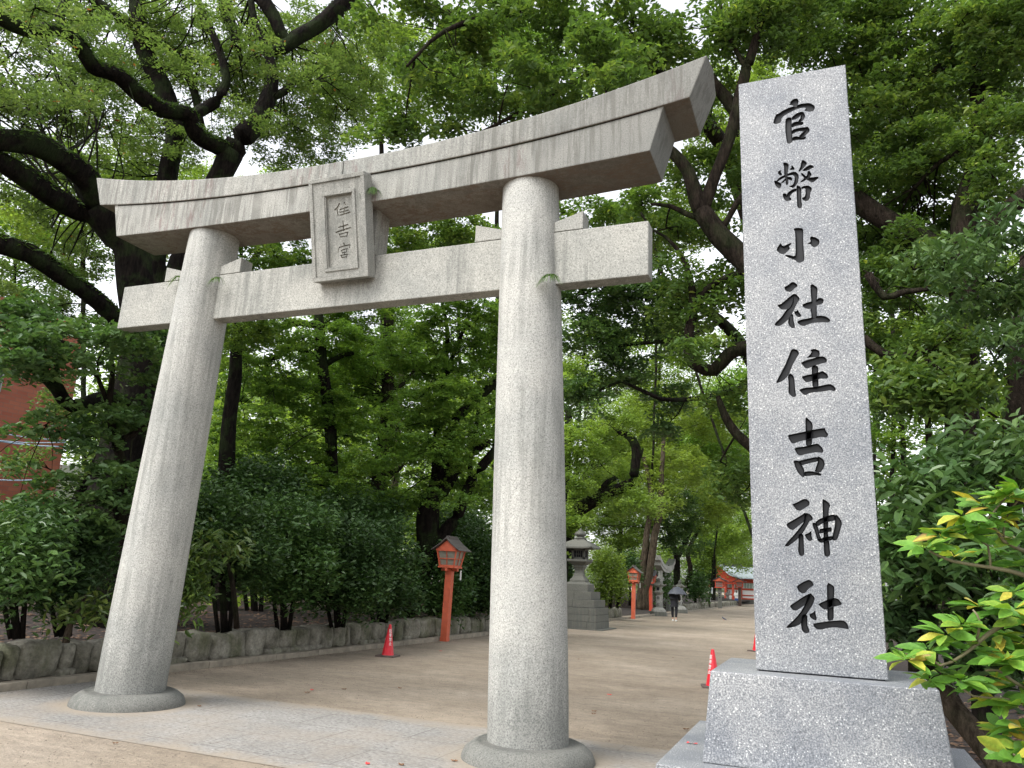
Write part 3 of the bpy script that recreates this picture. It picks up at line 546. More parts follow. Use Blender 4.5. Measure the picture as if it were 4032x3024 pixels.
def carve(ob,cuts,ink):
    ob.data.materials.append(ink)
    for k_,c in enumerate(cuts):
        me=bpy.data.meshes.new('cut'); me.from_pydata([tuple(map(float,v)) for v in c.v],[],c.f)
        bm=bmesh.new(); bm.from_mesh(me); bmesh.ops.triangulate(bm,faces=bm.faces); bmesh.ops.recalc_face_normals(bm,faces=bm.faces); bm.to_mesh(me); bm.free()
        me.materials.append(ob.data.materials[0]); me.materials.append(ink)
        me.polygons.foreach_set('material_index',[1]*len(me.polygons))
        co=bpy.data.objects.new('cut',me); COL.objects.link(co)
        md=ob.modifiers.new('b','BOOLEAN'); md.object=co; md.operation='DIFFERENCE'; md.solver='EXACT'; md.use_self=True; md.material_mode='INDEX'
        # measure in the stone's own space
        co.matrix_world=ob.parent.matrix_basis if ob.parent is not None and ob.parent.parent is None else Matrix.Identity(4)
        if ob.parent is not None and ob.parent.parent is not None: co.matrix_world=ob.parent.parent.matrix_basis
        bpy.context.view_layer.update()
        dg=bpy.context.evaluated_depsgraph_get(); new=bpy.data.meshes.new_from_object(ob.evaluated_get(dg))
        old=ob.data; nv=len(new.polygons)
        ob.modifiers.clear(); bpy.data.objects.remove(co)
        if nv>len(old.polygons): ob.data=new
        else: print('carve failed',k_,nv)
def local(cuts,off):
    for c in cuts: c.v=[(v[0]-off[0],v[1]-off[1],v[2]-off[2]) for v in c.v]
    return cuts
m=MB(); qbox(m,a0,a1,b0,b1,-.10,-.03); panel=m.build('inscribed_panel',M['torii'],plaque)
cuts=[]
for g0,g1 in ((0,7),(7,14),(14,27)):
    c=MB()
    for pts,w in PLAQ[g0:g1]:
        pts=[np.array(p,float) for p in pts]; w*=.62; L_=[];R_=[]
        for i,p in enumerate(pts):
            t=pts[min(i+1,len(pts)-1)]-pts[max(i-1,0)]; t/=np.linalg.norm(t); nrm=np.array([-t[1],t[0]]); e=-t*4 if i==0 else (t*4 if i==len(pts)-1 else 0)
            k=(1.0,.85,1.15)[min(i,2)]; L_.append(p+nrm*w*k+e); R_.append(p-nrm*w*k+e)
        poly=L_+R_[::-1]; a=sum(poly[i][0]*poly[(i+1)%len(poly)][1]-poly[(i+1)%len(poly)][0]*poly[i][1] for i in range(len(poly)))
        if a<0: poly=poly[::-1]
        cutter(c,poly,lambda u,v,d:Q(u/1000,v/1000,-.03+d),.011,3.)
    cuts.append(c)
carve(panel,local(cuts,(XC,7.075,0)),M['carve'])

# ------------------------------------------------------------------ the name pillar in the foreground
MO=empty('stone_monument',(-.055,5.415,0),'tall speckled grey granite name pillar with black carved characters, in the right foreground','monument')
m=MB(); m.box(-.415,.305,5.125,5.75,1.100,5.152); ob=m.build('pillar',M['mon'],MO,bevel=.004,seg=1)
m=MB(); m.box(-.40,.29,5.14,5.735,1.086,1.1015); m.build('joint',M['black'],MO)  # black filler painted in as the shade of the gap under the pillar
cuts=[]
for ch in CHARS:
    c=MB()
    for poly in ch: cutter(c,poly,lambda u,v,d:(u/1000,5.125-d,v/1000),.020,7.5)
    cuts.append(c)
carve(ob,local(cuts,(-.055,5.415,0)),M['ink'])
m=MB(); m.box(-.700,.580,4.84,6.01,.602,1.093,tx=.047,ty=.05); m.build('base_block',M['mon'],MO,bevel=.007)
m=MB(); m.box(-.93,.81,4.66,6.33,.33,.60); m.build('base_step',M['mon'],MO,bevel=.008)
m=MB(); m.box(-1.0,.93,4.60,6.45,-.03,.328); m.build('base_step',M['mon'],MO,bevel=.01)

# ------------------------------------------------------------------ text helper (built-in font) -> mesh
def text_mesh(s,size,ext=.002):
    cu=bpy.data.curves.new('t','FONT'); cu.body=s; cu.size=size; cu.extrude=ext; cu.align_x='CENTER'; cu.align_y='CENTER'; cu.space_line=1.0
    o=bpy.data.objects.new('t',cu); COL.objects.link(o); bpy.context.view_layer.update()
    me=bpy.data.meshes.new_from_object(o.evaluated_get(bpy.context.evaluated_depsgraph_get())); bpy.data.objects.remove(o); return me
def place_text(name,s,size,mat,parent,Mx,ext=.002,sx=1):
    me=text_mesh(s,size,ext); me.transform(Mx@Matrix.Diagonal((sx,1,1,1))); me.materials.clear(); me.materials.append(mat); return link(name,me,parent)
FRONT=Matrix.Rotation(PI/2,4,'X')

# ------------------------------------------------------------------ vermilion lamp posts
def make_lamp(name,label,grp,paint,roofm,ridge_y=True,post=1.74):
    t=empty(name,(0,0,0),label,'lantern',grp)
    m=MB(); m.box(-.085,.085,-.085,.085,-.02,post); m.box(-.092,.092,-.092,.092,-.02,.09); m.build('post',paint,t,bevel=.004,local=True)
    z=post; m=MB(); m.box(-.23,.23,-.035,.035,z-.03,z+.04); m.box(-.035,.035,-.23,.23,z-.028,z+.042)
    m.box(-.235,.235,-.235,.235,z+.045,z+.085); m.build('bracket',paint,t,bevel=.003,local=True)
    b=.195; a=.26; z0=z+.087; z1=z+.46
    m=MB()
    for sx in (-1,1):
        for sy in (-1,1):
            m.tube([(sx*b,sy*b,z0),(sx*a,sy*a,z1)],[.028,.028],4,smooth=False)
    m.box(-a-.03,a+.03,-a-.03,a+.03,z1,z1+.04)
    for k,(zz,r) in enumerate(((z0+.012,b),((z0+z1)/2,(a+b)/2))):
        for sx,sy in ((1,0),(-1,0),(0,1),(0,-1)):
            w=.011 if k else .02
            if sx: m.box(sx*r-.012,sx*r+.012,-r,r,zz-w,zz+w)
            else: m.box(-r,r,sy*r-.013,sy*r+.013,zz-w,zz+w)
    for sx,sy in ((1,0),(-1,0),(0,1),(0,-1)):
        m.tube([(sx*b,sy*b,z0),(sx*a,sy*a,z1)],[.014,.014],4,smooth=False)
    m.build('lantern_frame',paint,t,local=True)
    for sx,sy in ((0,-1),(1,0),(0,1),(-1,0)):
        m=MB(); q=b-.012; r=a-.012
        if sy: m.add([(-q,sy*q,z0),(q,sy*q,z0),(r,sy*r,z1),(-r,sy*r,z1),(-q,sy*(q-.006),z0),(q,sy*(q-.006),z0),(r,sy*(r-.006),z1),(-r,sy*(r-.006),z1)],[(0,1,2,3),(7,6,5,4),(0,1,5,4),(2,3,7,6)])
        else: m.add([(sx*q,-q,z0),(sx*q,q,z0),(sx*r,r,z1),(sx*r,-r,z1),(sx*(q-.006),-q,z0),(sx*(q-.006),q,z0),(sx*(r-.006),r,z1),(sx*(r-.006),-r,z1)],[(0,1,2,3),(7,6,5,4),(0,1,5,4),(2,3,7,6)])
        m.build('pane',M['paper'],t,local=True)
    e=.40; f=.37; zt=z1+.30; ze=z1+.035
    def T_(x,y,zz): return (x,y,zz) if ridge_y else (y,x,zz)
    m=MB(); gq=.30
    for sy in (-1,1):
        m=MB(); y_=sy*(f-.09); m.hexa([T_(-gq,y_-.012,ze),T_(gq,y_-.012,ze),T_(gq,y_+.012,ze),T_(-gq,y_+.012,ze),T_(-.01,y_-.012,zt-.04),T_(.01,y_-.012,zt-.04),T_(.01,y_+.012,zt-.04),T_(-.01,y_+.012,zt-.04)])
        m.build('gable',paint,t,local=True)
    m=MB()
    for s in (-1,1):
        for k in range(3):
            u0=k/3;u1=(k+1)/3+.05
            x0=s*e*u0;x1=s*e*min(u1,1.0); h0=zt-(zt-ze+.02)*u0**.85+.012*(k==0); h1=zt-(zt-ze+.02)*min(u1,1)**.85; dz=.022-.006*k
            m.hexa([T_(x0,-f,h0),T_(x1,-f,h1),T_(x1,f,h1),T_(x0,f,h0),T_(x0,-f,h0+dz+.012),T_(x1,-f,h1+dz+.01),T_(x1,f,h1+dz+.01),T_(x0,f,h0+dz+.012)])
    m.build('roof',roofm,t,local=True)
    m=MB(); 
    if ridge_y: m.box(-.045,.045,-.25,.25,zt+.0,zt+.085)
    else: m.box(-.3,.3,-.045,.045,zt+.0,zt+.085)
    m.build('ridge_cap',roofm,t,bevel=.005,local=True)
    return t
l1=make_lamp('lamp_post','faded orange wooden lantern post with brown gabled roof, nearest one, behind the cone','orange lantern posts on the left of the approach',M['vermf'],M['roofw'])
l1.location=(-8.95,18.27,0); l1.rotation_euler=(0,.012,0)
m=MB(); m.box(.27,.31,.05,.055,1.50,1.74); m.build('tag_strip',M['signw'],l1,local=True)
l2=copy_tree(l1); l2.location=(-8.93,39.2,0); l2.scale=(1.03,1.03,1.0); l2['label']='smaller looking orange lantern post beyond the stepped stone lantern'
l3=make_lamp('lamp_post','bright red lantern post with flat black ridged roof behind the pale tree trunk','orange lantern posts on the left of the approach',M['verm'],M['roofb'],ridge_y=False,post=1.5)
l3.location=(-9.67,47,.22)

# tall post lanterns near the far gate
def far_lantern(label,loc,postm,post,grp):
    t=empty('post_lantern',(0,0,0),label,'lantern',grp)
    m=MB(); m.box(-.16,.16,-.16,.16,-.02,post); m.build('post',postm,t,bevel=.008,local=True)
    for k in range(3): m=MB(); m.box(-.05,.05,-.166,-.161,post-.55-.17*k,post-.45-.17*k); m.build('inscription',M['ink'],t,local=True)
    m=MB(); m.box(-.40,.40,-.35,.35,post,post+.08)
    for sx in (-1,1):
        for sy in (-1,1): m.box(sx*.33-.035,sx*.33+.035,sy*.29-.035,sy*.29+.035,post+.08,post+.56)
    m.box(-.36,.36,-.32,.32,post+.56,post+.62); m.build('lantern_frame',M['verm'],t,local=True)
    m=MB(); m.box(-.29,.29,-.28,.28,post+.09,post+.55); 
    m.build('pane',M['greyc'],t,local=True)
    m=MB()
    for x in (-.16,0,.16): m.box(x-.01,x+.01,-.295,-.28,post+.1,post+.55)
    m.box(-.29,.29,-.296,-.281,post+.3,post+.325); m.build('muntin',M['verm'],t,local=True)
    m=MB(); N_=8
    for s in (-1,1):
        pr=[(s*.74*i/N_,post+.97-.40*(i/N_)**.75+.06*(i/N_)**3) for i in range(N_+1)]
        for (xa,za),(xb,zb) in zip(pr[:-1],pr[1:]): m.hexa([(xa,-.45,za-.03),(xb,-.45,zb-.03),(xb,.45,zb-.03),(xa,.45,za-.03),(xa,-.45,za+.04),(xb,-.45,zb+.04),(xb,.45,zb+.04),(xa,.45,za+.04)])
    m.build('roof',M['roofb'],t,local=True)
    m=MB(); m.add([(-.55,-.40,post+.60),(.55,-.40,post+.60),(.2,-.40,post+.84),(0,-.40,post+.9),(-.2,-.40,post+.84),(-.55,.40,post+.60),(.55,.40,post+.60),(.2,.40,post+.84),(0,.40,post+.9),(-.2,.40,post+.84)],[(0,1,2,3,4),(9,8,7,6,5),(0,1,6,5)]); m.build('gable',M['vermf'],t,local=True)
    t.location=loc; return t
far_lantern('red lantern on a grey stone post, left one before the far gate',(-8.92,73.8,0),M['lantern'],1.78,'post lanterns before the far gate')
far_lantern('red lantern on a dark wooden post, right one in front of the far red gate',(-8.95,92,0),M['wood'],2.0,'post lanterns before the far gate')

# ------------------------------------------------------------------ stone lanterns
BL=empty('stone_lantern',(-8.42,28.1,0),'large grey stone lantern on a stepped pedestal right of the near torii pillar','stone lantern')
cx,cy=-8.42,28.1; s2=math.sqrt(2)
m=MB(); m.box(cx-1.0,cx+1.15,cy-1.0,cy+1.1,-.02,.035); m.build('footing',M['lantern'],BL,bevel=.01)
random.seed(5)
m=MB(); z=0.036
for h,hw in ((.235,.91),(.235,.90),(.235,.885)):
    x=cx-hw
    cutp=[x]+sorted([cx-hw*random.uniform(.2,.7),cx+hw*random.uniform(.3,.75)])+[cx+hw]
    for a,b in zip(cutp[:-1],cutp[1:]): m.box(a+.004,b-.004,cy-hw,cy+hw,z,z+h-.007)
    z+=h
m.build('pedestal',M['lantern'],BL,bevel=.01)
for z0,z1,hw in ((.745,1.01,.78),(1.013,1.29,.63)):
    m=MB(); m.box(cx-hw,cx-.003,cy-hw,cy+hw,z0,z1); m.box(cx+.003,cx+hw,cy-hw,cy+hw,z0,z1); m.build('step',M['lantern'],BL,bevel=.01)
m=MB(); m.lathe([(.445*s2,1.292),(.445*s2,1.54),(.33*s2,1.61)],4,cx,cy,rot=PI/4,smooth=False); m.build('die',M['lantern'],BL,bevel=.008)
m=MB(); m.lathe([(r*s2,z) for r,z in [(.285,1.612),(.285,1.68),(.24,1.74),(.185,1.82),(.15,1.93),(.145,2.03),(.17,2.11),(.205,2.15),(.205,2.22)]],4,cx,cy,rot=PI/4,smooth=False); m.build('shaft',M['lantern'],BL,bevel=.006)
m=MB(); m.lathe([(r*s2,z) for r,z in [(.22,2.222),(.37,2.34),(.385,2.35),(.385,2.43)]],4,cx,cy,rot=PI/4,smooth=False); m.build('platform',M['lantern'],BL,bevel=.006)
m=MB()
for sx in (-1,1):
    for sy in (-1,1): m.box(cx+sx*.21-.04,cx+sx*.21+.04,cy+sy*.21-.04,cy+sy*.21+.04,2.432,2.80)
m.box(cx-.25,cx+.25,cy-.25,cy+.25,2.432,2.50); m.box(cx-.25,cx+.25,cy-.25,cy+.25,2.74,2.80)
m.box(cx-.2,cx+.2,cy-.2,cy+.2,2.5,2.74,mi=1)
for k in (-1,0,1): m.box(cx+k*.075-.008,cx+k*.075+.008,cy-.222,cy-.2,2.5,2.74)
m.box(cx-.11,cx+.11,cy-.224,cy-.203,2.60,2.625); m.build('light_chamber',[M['lantern'],M['black']],BL)
def upturned_roof(mb,cx,cy,z0,hw,h,top,lift=.08):
    n=8; rings=[]
    for u in (0,.25,.5,.75,1.0):
        r=hw*(1-u)+top*u; zz=z0+h*(u**.75)*.9+.1*h*u; ring=[]
        for k in range(4*n):
            s,f=divmod(k,n); f=f/n*2-1
            p={0:(f,-1),1:(1,f),2:(-f,1),3:(-1,-f)}[s]; ring.append((cx+p[0]*r,cy+p[1]*r,zz+lift*abs(f)**3*(1-u)**1.5))
        rings.append(ring)
    low=[(x,y,z-.055) for x,y,z in rings[0]]; und=[(cx+(x-cx)*.5,cy+(y-cy)*.5,z0-.06) for x,y,z in rings[0]]
    R_=[und,low]+rings; k=4*n; vs=[p for r in R_ for p in r]
    fs=[(j*k+i,j*k+(i+1)%k,(j+1)*k+(i+1)%k,(j+1)*k+i) for j in range(len(R_)-1) for i in range(k)]; fs+=[tuple(range(k))[::-1],tuple((len(R_)-1)*k+i for i in range(k))]
    mb.add(vs,fs)
m=MB(); upturned_roof(m,cx,cy,2.86,.60,.30,.16,.05); m.build('roof',M['lantern'],BL)
m=MB(); m.lathe([(.15,3.12),(.22,3.17),(.23,3.21),(.13,3.24),(.15,3.27),(.22,3.31),(.225,3.36),(.18,3.42),(.10,3.47),(.05,3.53),(.0,3.58)],20,cx,cy); m.build('finial',M['lantern'],BL)
def votive(label,loc,grp,s=1.,chars=True):
    t=empty('stone_lantern',(0,0,0),label,'stone lantern',grp)
    m=MB(); m.lathe([(.52,-.02),(.50,.10),(.46,.22)],8,rot=PI/8,smooth=False); m.build('base',M['lantern'],t,bevel=.015,local=True)
    m=MB(); m.lathe([(.43,.222),(.40,.34),(.30,.42),(.18,.47)],16); m.build('lotus_base',M['torii'],t,local=True)
    m=MB(); m.lathe([(.15,.472),(.14,.62),(.185,.76),(.185,.80),(.14,.84),(.135,1.08),(.16,1.16)],16)
    m.box(-.115,.115,-.17,.0,.50,.72); m.box(-.115,.115,-.17,.0,.86,1.08); m.build('shaft',M['pil'],t,bevel=.01,local=True)
    if chars:
        place_text('inscription','奉',.21,M['ink'],t,Matrix.Translation((0,-.172,.97))@FRONT)
        place_text('inscription','献',.21,M['ink'],t,Matrix.Translation((0,-.172,.61))@FRONT)
    m=MB(); m.lathe([(.16,1.162),(.30,1.28),(.33,1.34),(.20,1.35)],6,smooth=False); m.build('platform',M['torii'],t,local=True)
    m=MB(); m.lathe([(.19,1.352),(.19,1.62)],6,smooth=False,rot=.5); m.box(-.07,.07,-.19,-.1,1.40,1.57,mi=1); m.build('light_chamber',[M['torii'],M['black']],t,local=True)
    m=MB(); m.lathe([(.20,1.622),(.40,1.64),(.41,1.70),(.30,1.76),(.16,1.84),(.10,1.86)],6,smooth=False)
    for k in range(6): a=k*PI/3; m.lathe([(.0,1.66),(.055,1.69),(.055,1.75),(.0,1.78)],8,.41*math.cos(a),.41*math.sin(a))
    m.build('roof',M['lantern'],t,local=True)
    m=MB(); m.lathe([(.10,1.86),(.13,1.90),(.08,1.93),(.12,1.97),(.125,2.01),(.05,2.08),(0,2.13)],14); m.build('finial',M['lantern'],t,local=True)
    t.location=loc; t.scale=(s,s,s); return t
votive('pale votive stone lantern with two black characters, in front of the small side torii','' or (-8.93,45.6,0),'votive stone lanterns')
votive('votive stone lantern half hidden behind the walker with the umbrella',(-9.0,53.2,0),'votive stone lanterns')
p=PG(2972,2378); votive('pale stone lantern cut off by the edge of the name pillar, near the far gate',(p[0],p[1],0),'votive stone lanterns',1.5,False)

# ------------------------------------------------------------------ small side torii (its beam runs away from us)
def side_torii():
    Xt=-10.35; a=PXw(2586,2190,Xt); b=PXw(2645,2203,Xt); y0,y1=a[1],b[1]; yc=(y0+y1)/2; hl=(y1-y0)/2; zt=min(a[2],b[2])
    print('SIDE',a,b); t=empty('side_torii',(Xt,yc,.1),'small pale stone torii at the left side entrance behind the votive lanterns','torii gate')
    m=MB(); n=24; vs=[]
    def sec(u,hh,yo,w,lo,rise):
        z=rise*abs(u)**2.4; return [(Xt-w,yc+u*yo,lo+z),(Xt-w,yc+u*yo*1.03,lo+hh+z*1.1),(Xt+w,yc+u*yo*1.03,lo+hh+z*1.1),(Xt+w,yc+u*yo,lo+z)]
    swept(np.linspace(-1,1,25),lambda u:sec(u,.26,hl,.26,zt-.80,.55),m); m.build('cap_beam',M['pil'],t)
    m=MB(); swept(np.linspace(-1,1,25),lambda u:sec(u,.20,hl*.9,.22,zt-1.0,.42),m); m.build('lintel_beam',M['pil'],t)
    for s in (-1,1):
        m=MB(); m.lathe([(.19,.0),(.175,1.2),(.15,zt-.9)],20,Xt,yc+s*hl*.56); m.build('pillar',M['pil'],t)
    m=MB(); m.box(Xt-.09,Xt+.09,yc-hl*.85,yc+hl*.85,zt-1.62,zt-1.32); m.build('tie_beam',M['pil'],t)
    m=MB(); m.box(Xt-.10,Xt+.10,yc-.12,yc+.12,zt-1.31,zt-.92); m.build('strut',M['pil'],t)
    m=MB(); m.box(Xt-.95,Xt-.85,yc+.1,yc+.22,.1,zt-1.5); m.build('red_post',M['verm'],t)
side_torii()

# ------------------------------------------------------------------ cones
def make_cone():
    t=empty('traffic_cone',(0,0,0),'red traffic cone with white vertical lettering, in front of the stone wall','traffic cone','red traffic cones on the sand')
    m=MB(); m.lathe([(.125,.03),(.118,.045),(.028,.585),(.022,.60),(.0,.602)],10,smooth=False); m.build('cone',M['cone'],t,local=True)
    m=MB(); m.box(-.19,.19,-.19,.19,0,.032); m.build('base',M['coneb'],t,bevel=.008,local=True)
    tl=math.atan(.097/.54)
    for k,c in enumerate('駐車禁止'):
        z=.475-.078*k; r=.118-.0972*(z-.045)/.54*1.0+.004
        place_text('lettering',c,.075,M['conew'],t,Matrix.Rotation(.72,4,'Z')@Matrix.Translation((0,-r-.001,z))@Matrix.Rotation(-tl,4,'X')@FRONT,.003,.72)
    return t
c1=make_cone(); c1.location=(-8.02,13.9,0); c1.rotation_euler=(0,0,.15)
c2=copy_tree(c1); c2.location=(-1.80,13.8,0); c2.rotation_euler=(0,0,-1.35); c2['label']='red traffic cone partly hidden by the left end of the monument base'
c3=copy_tree(c1); q=PG(2985,2566); c3.location=(q[0]-.02,q[1],0); c3.rotation_euler=(0,0,2.6); c3['label']='red traffic cone almost wholly hidden behind the left edge of the name pillar'

# grey inscribed post on the bank
m=MB(); m.lathe([(.17*s2*.7,.35),(.17*s2*.7,1.36),(.10*s2*.5,1.42)],4,-10.4,22.9,rot=PI/4+.15,smooth=False)
gp=m.build('marker_post',M['lantern'],label='dark grey stone marker post on the bank right of the orange lantern post',cat='post')
gp.location.z+=.02
for k in range(4): m=MB(); m.box(-10.42,-10.36,22.70,22.735,1.20-.13*k,1.26-.13*k); m.build('inscription',M['ink'],gp)

# toilet sign
q=PY(2797,2375,80); S_=empty('toilet_sign',(q[0],80,.3),'white toilet sign with red and blue figures on a thin white pole','sign')
x=q[0]; m=MB(); m.tube([(x,80,.25),(x,80,1.25)],[.035,.035],8); m.build('pole',M['signw'],S_)
m=MB(); m.box(x-.24,x+.24,79.97,80.0,1.2,1.82); m.build('board',M['signw'],S_,bevel=.01)
for dx,mt in ((-.11,'sred'),(.11,'sblue')):
    m=MB(); m.lathe([(0,1.70),(.035,1.72),(.035,1.75),(0,1.77)],8,x+dx,79.95); m.box(x+dx-.055,x+dx+.055,79.955,79.968,1.56,1.69); m.box(x+dx-.03,x+dx+.03,79.955,79.968,1.45,1.56); m.build('figure',M[mt],S_)
m=MB(); m.box(x-.02-.15,x+.17,79.96,79.968,1.36,1.385); m.box(x-.1,x+.12,79.96,79.968,1.27,1.31); m.build('lettering',M['greyc'],S_)

# ------------------------------------------------------------------ the far gate and hall
GA=empty('gate_building',(-13.3,108,0),'red shrine gate with sweeping pale copper gable roof at the end of the approach','gate')
gx=-13.35; m=MB(); n=14
def sweep_roof(mb,gx,hs,zr,ze,y0,y1,th=.16):
    for s in (-1,1):
        pr=[(gx+s*hs*i/n,zr-(zr-ze)*(1-(1-i/n)**1.6)+.25*(i/n)**4*0) for i in range(n+1)]
        for (xa,za),(xb,zb) in zip(pr[:-1],pr[1:]): mb.hexa([(xa,y0,za),(xb,y0,zb),(xb,y1,zb),(xa,y1,za),(xa,y0,za+th),(xb,y0,zb+th),(xb,y1,zb+th),(xa,y1,za+th)])
sweep_roof(m,gx,3.2,5.2,3.2,106.5,111); m.build('roof',M['copper'],GA)
m=MB(); m.box(gx-.2,gx+.2,106.3,111.2,5.3,5.65); m.build('ridge',M['roofb'],GA)
m=MB(); m.add([(gx-2.7,107,3.15),(gx+2.7,107,3.15),(gx+1.6,107,3.6),(gx,107,5.0),(gx-1.6,107,3.6),(gx-2.7,107.2,3.15),(gx+2.7,107.2,3.15),(gx+1.6,107.2,3.6),(gx,107.2,5.0),(gx-1.6,107.2,3.6)],[(0,1,2,3,4),(9,8,7,6,5),(0,1,6,5),(1,2,7,6),(2,3,8,7),(3,4,9,8),(4,0,5,9)]); m.build('gable',M['verm'],GA)
m=MB(); m.box(gx-2.6,gx+2.6,106.95,107.3,2.75,3.12); m.box(gx-2.7,gx+2.7,106.9,107.35,2.45,2.62); m.build('tie_beam',M['verm'],GA)
for x in (gx-2.2,gx-.9,gx+1.15,gx+2.1):
    m=MB(); m.lathe([(.16,.05),(.16,2.8)],12,x,107.2); m.build('column',M['verm'],GA)
HA=empty('shrine_hall',(-6,112,0),'long red and white shrine cloister with green lattice windows behind the post lanterns','shrine building')
x0,x1=-12.6,3.; Yw=112.
m=MB(); m.box(x0,x1,Yw,Yw+3,.55,3.2); m.build('wall',M['white'],HA)
m=MB(); m.box(x0-.3,x1,Yw-.8,Yw+3.2,-.02,.3); m.box(x0-.1,x1,Yw-.35,Yw+3.2,.3,.56); m.build('foundation',M['lantern'],HA)
m=MB(); 
for z0,z1 in ((.56,.74),(1.02,1.16),(1.78,2.0),(2.72,3.3)): m.box(x0,x1,Yw-.09,Yw-.002,z0,z1)
x=x0
while x<x1: m.box(x-.11,x+.11,Yw-.13,Yw-.004,.56,3.25); x+=1.95
m.build('timber_frame',M['verm'],HA)
x=x0
while x<x1-1:
    m=MB(); m.box(x+.35,x+1.6,Yw-.05,Yw-.003,2.02,2.70)
    w=m.build('lattice_window',M['greenlat'],HA); m=MB()
    for k in range(6): m.box(x+.42+k*.2,x+.5+k*.2,Yw-.075,Yw-.052,2.04,2.68)
    m.build('slat',M['white'],w); x+=1.95
m=MB()
for i in range(8):
    a=i/8;b=(i+1)/8; ya=Yw-1.2+3*a;yb=Yw-1.2+3*b; za=3.25+1.55*a**1.25; zb=3.25+1.55*b**1.25
    m.hexa([(x0-.6,ya,za),(x1,ya,za),(x1,yb,zb),(x0-.6,yb,zb),(x0-.6,ya,za+.14),(x1,ya,za+.14),(x1,yb,zb+.14),(x0-.6,yb,zb+.14)])
m.build('roof',M['copper'],HA); m=MB(); m.box(x0-.6,x1,Yw+1.65,Yw+2.0,4.9,5.3); m.build('ridge',M['roofb'],HA)
RO=empty('main_gate_roof_building',(-3,121,0),'taller shrine building with pale copper roof just left of the name pillar','shrine building')
m=MB(); m.hexa([(-10.6,118,4.6),(4,118,4.6),(4,126,4.6),(-10.6,126,4.6),(-10.0,119.5,7.9),(4,119.5,7.9),(4,124,7.9),(-10.0,124,7.9)]); m.hexa([(-10.9,117.6,4.4),(4,117.6,4.4),(4,126.4,4.4),(-10.9,126.4,4.4),(-10.9,117.6,4.62),(4,117.6,4.62),(4,126.4,4.62),(-10.9,126.4,4.62)]); m.build('roof',M['copper'],RO)
m=MB(); m.box(-9.6,4,119,125,-.02,4.4); m.build('wall',M['verm'],RO)

# ------------------------------------------------------------------ town behind the trees
def building(name,label,X,y0,y1,h,mat,deep=14,win=None):
    o=empty(name,(X,(y0+y1)/2,0),label,'building',rz=PI/2)
    w=(y1-y0)/2; m=MB(); m.box(-w,w,0,deep,-.1,h); m.build('wall',mat,o,local=True,bevel=.03)
    if win:
        k=0
        for z in np.arange(1.2,h-2,3.1):
            for x in np.arange(-w+1.5,w-1.5,3.2):
                if (k%3)!=win: k+=1; continue
                k+=1
                m=MB(); m.box(x,x+1.5,-.06,.02,z,z+1.4); f=m.build('window',M['metal'],o,local=True); m=MB(); m.box(x+.07,x+1.43,-.08,-.061,z+.07,z+1.33); m.build('glass',M['roofb'],f,local=True)
                f.children[0].parent=f
    m=MB(); m.box(-w-.1,w+.1,-.12,deep+.1,h,h+.35); m.build('parapet',mat,o,local=True)
    return o
# local +y must point away from the path (world -x): rotation +90 deg gives exactly that
building('brick_building','red brick building seen through the leaves at the left edge',-28,6,21.6,10.5,M['brick'],win=2)
building('plain_building','white building glimpsed between the trunks right of the brick one',-31,24,31,5.2,M['white'],win=1)
for k,(ya,yb,dy) in enumerate(((1650,1735,0),(1700,1742,.3),(1690,1760,.5),(1868,1880,.1))):
    a=P(-200,ya,24+k*.3); b=P(260,yb,25+k*.2); pts=[a+(b-a)*t+np.array([0,0,-.12*math.sin(PI*t)]) for t in np.linspace(0,1,9)]
    m=MB(); m.tube(pts,[.016+.006*(k==2)]*9,6)
    m.build('overhead_cable',M['cable'],label=['topmost pale overhead cable crossing before the brick wall','second pale overhead cable from the top before the brick wall','thickest pale blue overhead cable before the brick wall','lowest overhead cable before the brick wall'][k],cat='cable',group='cables before the brick building')

